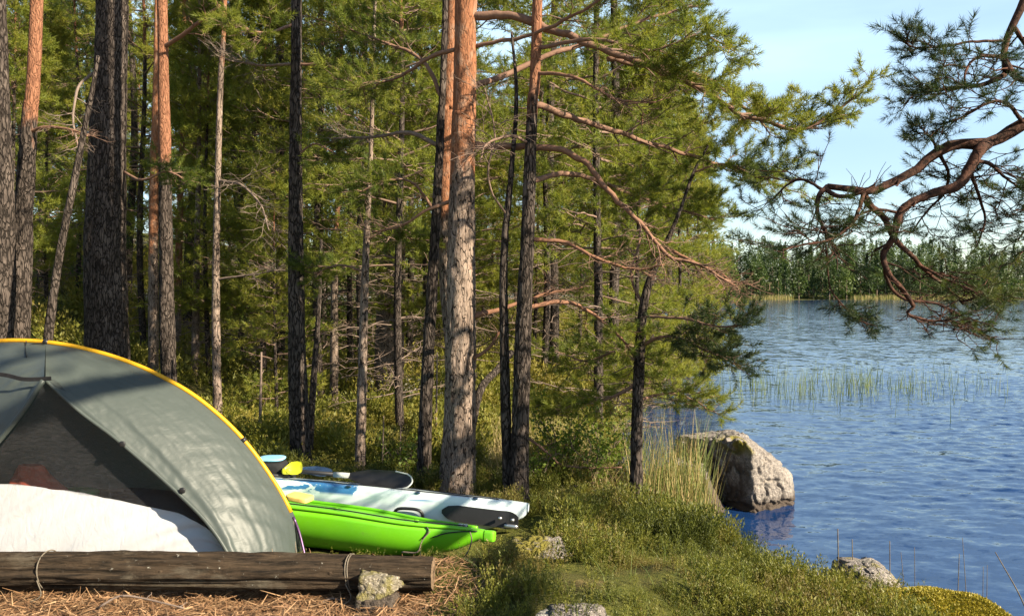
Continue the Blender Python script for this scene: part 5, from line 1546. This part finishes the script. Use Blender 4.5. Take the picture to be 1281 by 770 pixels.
V = V * (1 + .14 * (fbm(V[:, 0] * 5, V[:, 1] * 5, V[:, 2] * 5, 707)[:, None] - .5))
tag(link('sleeping_bag', make_mesh('sleeping_bag', V, f, MAT['black_cloth']), loc=(xa + .25, 4.66, tg + .14)), 'dark puffed sleeping bag spread inside the tent', 'sleeping bag')

# ------------------------------------------------------------------ kayaks
def hull(L, st, nu=150, nw=44, round_=2.4):
    """st: rows (x, half width, keel z, gunwale z, deck crown z, squareness)"""
    st = np.asarray(st, float)
    x = np.linspace(0, L, nu) if False else np.interp(np.linspace(0, 1, nu), np.linspace(0, 1, nu), L * (np.linspace(0, 1, nu)))
    x = L * (3 * np.linspace(0, 1, nu) ** 2 - 2 * np.linspace(0, 1, nu) ** 3) * .5 + .5 * L * np.linspace(0, 1, nu)
    def sp(k):
        q = resample(np.column_stack([st[:, 0], st[:, k], 0 * st[:, 0]]), 300)
        return np.interp(x, q[:, 0], q[:, 1])
    w, kz, gz_, dz = sp(1), sp(2), sp(3), sp(4)
    h = nw // 2
    V = np.zeros((nu, nw, 3)); dk = np.zeros((nu, nw))
    for j in range(nw):
        a = 2 * np.pi * j / nw                              # 0 = +y gunwale, going under the keel
        c, s_ = math.cos(a), math.sin(a)
        yy = np.sign(c) * abs(c) ** (2 / 2.6)
        if s_ <= 0:
            zz = gz_ + (gz_ - kz) * (-(abs(s_) ** (2 / round_)))
        else:
            zz = gz_ + (dz - gz_) * (abs(s_) ** 1.0)
        V[:, j, 0] = x; V[:, j, 1] = w * yy; V[:, j, 2] = zz
        dk[:, j] = max(0, min(1, .5 + s_ * 1.6)) if True else 0
    f = [grid_faces(nu, nw, True)]
    Vf = V.reshape(-1, 3)
    c0 = len(Vf)
    Vf = np.vstack([Vf, [[x[0], 0, (kz[0] + dz[0]) / 2]], [[x[-1], 0, (kz[-1] + dz[-1]) / 2]]])
    i = np.arange(nw); i2 = (i + 1) % nw
    f.append(np.stack([i2, i, np.full(nw, c0)], 1)); f.append(np.stack([(nu - 1) * nw + i, (nu - 1) * nw + i2, np.full(nw, c0 + 1)], 1))
    fn = lambda X_: (np.interp(X_, x, w), np.interp(X_, x, kz), np.interp(X_, x, gz_), np.interp(X_, x, dz))
    return Vf, f, np.concatenate([dk.ravel(), [.5, .5]]), fn

def hull_side(fn, X_, zf):
    """point on the camera-facing (+y) hull side, zf 0 at the gunwale, 1 at the keel"""
    w, kz, g, d = fn(X_)
    s_ = zf ** (2.4 / 2)
    c = math.sqrt(max(0, 1 - min(1, s_) ** 2))
    return np.array([X_, w * c ** (2 / 2.6), g - (g - kz) * zf])

# green kayak
d = K_GREEN[1] - K_GREEN[0]; L_g = 2.95
ang = math.atan2(d[1], d[0])
zg = at(590, 693, 4.92)[2]
gk = empty('kayak', (K_GREEN[0][0], K_GREEN[0][1], zg), 'bright green kayak lying in the heather behind the tent, stern towards the water', 'kayak', rotz=ang)
gk.rotation_euler = (R(12), R(-.6), ang)
st = [(0, .04, .06, .140, .145), (.05, .055, .075, .143, .15), (.22, .115, .0, .148, .15), (.5, .19, -.05, .155, .148), (.9, .25, -.06, .185, .172), (1.4, .28, -.06, .20, .185), (2.0, .27, -.06, .21, .20), (2.5, .18, .0, .25, .29), (2.95, .02, .13, .30, .31)]
V, f, dk, fn_g = hull(L_g, st, round_=2.2)
link('hull', make_mesh('hull', V, f, MAT['green_plastic'], {'deck': dk}), gk)
# raised rim round the deck
xs = np.linspace(.08, 2.8, 70)
for sg in (1, -1):
    P = np.array([[x_, sg * (fn_g(x_)[0] * .985), fn_g(x_)[2] + .004] for x_ in xs])
    V, f = tubes(P[None], np.full((1, 70), .012), 8, cap=True)
    link('rim', make_mesh('rim', V, f, MAT['green_plastic']), gk)
V, f = rbox((-.02, 0, .112), .08, .07, .07, k=5); link('stern_block', make_mesh('stern_block', V, f, MAT['green_plastic']), gk)
# tow line over the stern quarter and deck bungee
P = np.array([hull_side(fn_g, x_, z_) + [0, .006, .002] for x_, z_ in ((.04, .05), (.12, .12), (.22, .22), (.30, .38))])
V, f = tubes(resample(P, 14)[None], np.full((1, 14), .004), 6, cap=True); link('deck_line', make_mesh('deck_line', V, f, MAT['black_plastic']), gk)
P = np.array([hull_side(fn_g, x_, z_) + [0, .006, 0] for x_, z_ in ((.34, -.0), (.325, .1), (.335, .25), (.36, .42))])
V, f = tubes(resample(P, 14)[None], np.full((1, 14), .004), 6, cap=True); link('deck_line', make_mesh('deck_line', V, f, MAT['black_plastic']), gk)
P = np.array([[x_, fn_g(x_)[0] * .8, fn_g(x_)[2] + .022] for x_ in np.linspace(.1, 1.6, 24)])
V, f = tubes(P[None], np.full((1, 24), .0045), 6, cap=True); link('deck_line', make_mesh('deck_line', V, f, MAT['black_plastic']), gk)
for x_ in (.12, .15, .42, .95):
    w_, _, g_, d_ = fn_g(x_)
    V, f = rbox((x_, w_ * .7, g_ + .022), .03, .02, .02, k=4, n=6); link('line_guide', make_mesh('line_guide', V, f, MAT['green_plastic' if x_ > .2 else 'grey_plastic']), gk)
V, f = tubes(np.array([[[2.0, -.17, .262], [2.0, .17, .262]]]), np.full((1, 2), .02), 8, cap=True)
link('thwart', make_mesh('thwart', V, f, MAT['black_plastic']), gk)

# blue and white kayak
d = K_BLUE[1] - K_BLUE[0]; L_b = 4.36
ang = math.atan2(d[1], d[0])
zb = at(650, 640, 5.42)[2] - .155
bk = empty('kayak', (K_BLUE[0][0], K_BLUE[0][1], zb), 'white kayak with torn blue deck pattern and black rudder, beyond the green one', 'kayak', rotz=ang)
bk.rotation_euler = (R(13), R(-.6), ang)
st = [(0, .018, .15, .20, .210), (.05, .035, .10, .198, .214), (.25, .085, .02, .205, .224), (.6, .15, -.05, .215, .23), (1.1, .21, -.09, .225, .245), (1.7, .25, -.09, .225, .25), (2.3, .27, -.09, .225, .25), (3.0, .24, -.08, .23, .26), (3.6, .17, -.04, .27, .30), (4.1, .07, .08, .30, .33), (4.36, .015, .24, .35, .36)]
V, f, dk, fn_b = hull(L_b, st, round_=2.2)
bb = sstep(.55, .75, V[:, 0]) * sstep(4.0, 3.6, V[:, 0])
link('hull', make_mesh('hull', V, f, MAT['white_blue_hull'], {'deck': dk, 'blueband': bb}), bk)
# rudder blade, stowed flat against the stern side
prof = []
x0, x1, zt, zbm = .06, .60, 0.02, .0
nn = 26
lo_, up_ = [], []
for i, u in enumerate(np.linspace(0, 1, nn)):
    hw = np.interp(u, [0, .06, .14, .25, .5, .8, .93, 1.0], [.030, .052, .060, .056, .055, .054, .042, .012])
    xx = .05 + .52 * u; zc = .085 + .028 * u
    up_.append((xx, zc + hw)); lo_.append((xx, zc - hw))
V = []
for sy in (0, .016):
    for k_ in range(nn):
        w_, kz_, g_, d_ = fn_b(max(.02, up_[k_][0]))
        yb = max(w_ * .93, .05) + .006 + sy
        V += [(up_[k_][0], yb, up_[k_][1]), (lo_[k_][0], yb - .004, lo_[k_][1])]
V = np.array(V); q = []
for k_ in range(nn - 1):
    a = 2 * k_; b_ = 2 * nn + 2 * k_
    q += [(a, a + 1, a + 3, a + 2), (b_, b_ + 2, b_ + 3, b_ + 1), (a, a + 2, b_ + 2, b_), (a + 1, b_ + 1, b_ + 3, a + 3)]
q += [(0, 2 * nn, 2 * nn + 1, 1), (2 * nn - 2, 2 * nn - 1, 4 * nn - 1, 4 * nn - 2)]
rud = link('rudder', make_mesh('rudder', V, [np.array(q)], MAT['black_plastic'], smooth=False), bk)
for x_, z_ in ((.075, .095), (.16, .10)):
    V, f = tubes(np.array([[[x_, .07, z_], [x_, .105, z_]]]) + np.array([0, fn_b(x_)[0] * .6, 0]), np.full((1, 2), .011), 10, cap=True)
    link('bolt', make_mesh('bolt', V, f, MAT['steel']), rud)
V, f = rbox((.10, .055, .05), .10, .05, .03, k=4); link('rudder_bracket', make_mesh('rudder_bracket', V, f, MAT['steel']), bk)
# grab handle
P = np.array([hull_side(fn_b, .70, .75) + [0, .01, 0], hull_side(fn_b, .71, .42) + [0, .025, 0], hull_side(fn_b, .80, .36) + [0, .03, 0], hull_side(fn_b, .89, .42) + [0, .025, 0], hull_side(fn_b, .90, .72) + [0, .01, 0]])
V, f = tubes(resample(P, 24)[None], np.full((1, 24), .011), 8, cap=True); link('grab_handle', make_mesh('grab_handle', V, f, MAT['black_plastic']), bk)
# hatch lids, cockpit rim, deck lines
for x_, a_, b_ in ((3.3, .2, .12),):
    w_, _, g_, d_ = fn_b(x_)
    V, f = rbox((x_, 0, d_ + .005), 2 * a_, 2 * b_, .035, k=2.5, n=14); link('hatch', make_mesh('hatch', V, f, MAT['black_plastic']), bk)
a_ = np.linspace(0, 2 * np.pi, 48)
P = np.stack([2.25 + .42 * np.cos(a_), .20 * np.sin(a_), fn_b(2.25)[3] + .012 + 0 * a_], 1)
V, f = tubes(P[None], np.full((1, 48), .016), 8); link('cockpit_rim', make_mesh('cockpit_rim', V, f, MAT['black_plastic']), bk)
V = np.vstack([P + [0, 0, -.004], [[2.25, 0, fn_b(2.25)[3] + .004]]]); f = [np.stack([np.arange(47), np.arange(1, 48), np.full(47, 48)], 1)]
link('spray_cover', make_mesh('spray_cover', V, f, MAT['black_cloth']), bk)
for sg in (1, -1):
    P = np.array([[x_, sg * fn_b(x_)[0] * .72, fn_b(x_)[2] + .62 * (fn_b(x_)[3] - fn_b(x_)[2]) + .006] for x_ in np.linspace(.2, 1.8, 24)])
    V, f = tubes(P[None], np.full((1, 24), .004), 6); link('deck_line', make_mesh('deck_line', V, f, MAT['black_plastic']), bk)
for x_ in (.35, .75, 1.25):
    P = hull_side(fn_b, x_, .02) + [0, .004, .012]
    V, f = rbox(P, .04, .014, .016, k=3, n=6); link('deck_fitting', make_mesh('deck_fitting', V, f, MAT['dark_blue_plastic']), bk)

# ------------------------------------------------------------------ paddles and kit on the kayaks
def blade_mesh(L_, w_, bend, flip=1):
    nu_, nv_ = 26, 13
    u = np.linspace(0, 1, nu_); v_ = np.linspace(-1, 1, nv_)
    hw = w_ / 2 * np.interp(u, [0, .12, .35, .7, .9, .97, 1], [.16, .45, .92, 1.0, .82, .55, .12])
    U, Vv = np.meshgrid(u, v_, indexing='ij')
    x = U * L_; y = Vv * hw[:, None]
    z = bend * (U ** 2) - .16 * w_ * (1 - Vv ** 2) * np.sin(np.pi * U.clip(0, 1)) * flip
    top = np.stack([x, y, z + .003], -1); bot = np.stack([x, y, z - .003], -1)
    V = np.vstack([top.reshape(-1, 3), bot.reshape(-1, 3)])
    g = grid_faces(nu_, nv_); N_ = nu_ * nv_
    f = [g, g[:, ::-1] + N_]
    rim = np.concatenate([np.arange(nu_) * nv_, (nu_ - 1) * nv_ + np.arange(1, nv_), np.arange(nu_ - 2, -1, -1) * nv_ + nv_ - 1, np.arange(nv_ - 2, 0, -1)])
    r2 = np.roll(rim, -1)
    f.append(np.stack([rim, r2, r2 + N_, rim + N_], 1))
    return V, f

p_ferr = at(432, 594, 5.80); p_tip = at(514, 601, 5.62); p_left = at(300, 583, 6.02)
pd = empty('paddle', p_ferr, 'black bladed paddle lying across the deck of the white and blue kayak', 'paddle')
o0 = np.array(pd.location)
V, f = tubes(np.array([[p_left, p_ferr]]) - o0, np.full((1, 2), .0155), 12, cap=True)
link('shaft', make_mesh('shaft', V, f, MAT['black_plastic']), pd)
fa, fb = at(418, 593, 5.825), at(437, 594.5, 5.79)
V, f = tubes(np.array([[fa, fb]]) - o0, np.full((1, 2), .020), 12, cap=True); link('ferrule', make_mesh('ferrule', V, f, MAT['grey_plastic']), pd)
dv = p_tip - p_ferr; Lb = np.linalg.norm(dv)
ex = dv / Lb; ey = norm(np.cross(np.array([.2, -.75, .55]), ex)); ez = np.cross(ex, ey)
V, f = blade_mesh(Lb, .14, -.02)
Rm = np.stack([ex, ey, ez], 1)
link('blade', make_mesh('blade', V @ Rm.T, f, MAT['black_plastic']), pd)
rimP = np.array([(u * Lb, .07 * np.interp(u, [.6, .7, .9, .97, 1], [1, 1.0, .82, .55, .12]), -.02 * u * u) for u in np.linspace(.72, 1, 14)])
rimP = np.vstack([rimP, (rimP * [1, -1, 1])[::-1]])
V, f = tubes((resample(rimP, 40) @ Rm.T)[None], np.full((1, 40), .006), 6, cap=True); link('blade_edge', make_mesh('blade_edge', V, f, MAT['grey_plastic']), pd)
q0, q1, q2 = at(330, 580, 6.15), at(378, 585, 6.05), at(410, 591, 5.95)
p2 = empty('paddle', q1, 'dark blue paddle blade lying beyond the yellow bailer on the kayak deck', 'paddle')
o0 = np.array(p2.location)
V, f = tubes(np.array([[q0, q1]]) - o0, np.full((1, 2), .015), 10, cap=True); link('shaft', make_mesh('shaft', V, f, MAT['black_plastic']), p2)
dv = q2 - q1; Lb = np.linalg.norm(dv); ex = dv / Lb; ey = norm(np.cross(np.array([0, -.3, 1.0]), ex)); ez = np.cross(ex, ey)
V, f = blade_mesh(Lb * 1.1, .13, .0); Rm = np.stack([ex, ey, ez], 1)
link('blade', make_mesh('blade', V @ Rm.T, f, MAT['dark_blue_plastic']), p2)
# yellow blade / sponge cup, deck bag with a pale blue lid, foam block on the green kayak
yb = at(368, 586, 5.85)
V, f = blade_mesh(.13, .10, .03)
V = V @ (rotz(.2) @ rotx(R(62))).T
o = link('bailer', make_mesh('bailer', V - [.07, 0, 0], f, MAT['yellow_plastic']), loc=yb)
tag(o, 'yellow scoop bailer wedged on the kayak deck beside the tent edge', 'bailer')
V, f = rbox((.06, .02, -.01), .07, .05, .05, k=3); link('handle', make_mesh('handle', V - [.12, 0, .01], f, MAT['yellow_plastic']), o)
db = at(340, 582, 6.0)
bg = empty('deck_bag', (db[0], db[1], db[2] - .08), 'black deck bag with pale blue top behind the yellow bailer', 'bag')
V, f = rbox((0, 0, .06), .22, .2, .13, k=4, n=12); link('bag_body', make_mesh('bag_body', V, f, MAT['black_cloth']), bg)
V, f = rbox((0, 0, .135), .2, .18, .03, k=3, n=12); link('bag_lid', make_mesh('bag_lid', V, f, MAT['light_blue_cloth']), bg)
fc = at(375, 622, 5.15)
V, f = rbox((0, 0, 0), .16, .12, .04, k=5, n=12, rot=rotz(-.3) @ roty(.1))
V = V * (1 + .05 * (fbm(V[:, 0] * 20, V[:, 1] * 20, V[:, 2] * 20, 800)[:, None] - .5))
tag(link('foam_block', make_mesh('foam_block', V, f, MAT['tan_foam']), loc=fc), 'yellow foam block on the rim of the green kayak beside the tent', 'foam block')
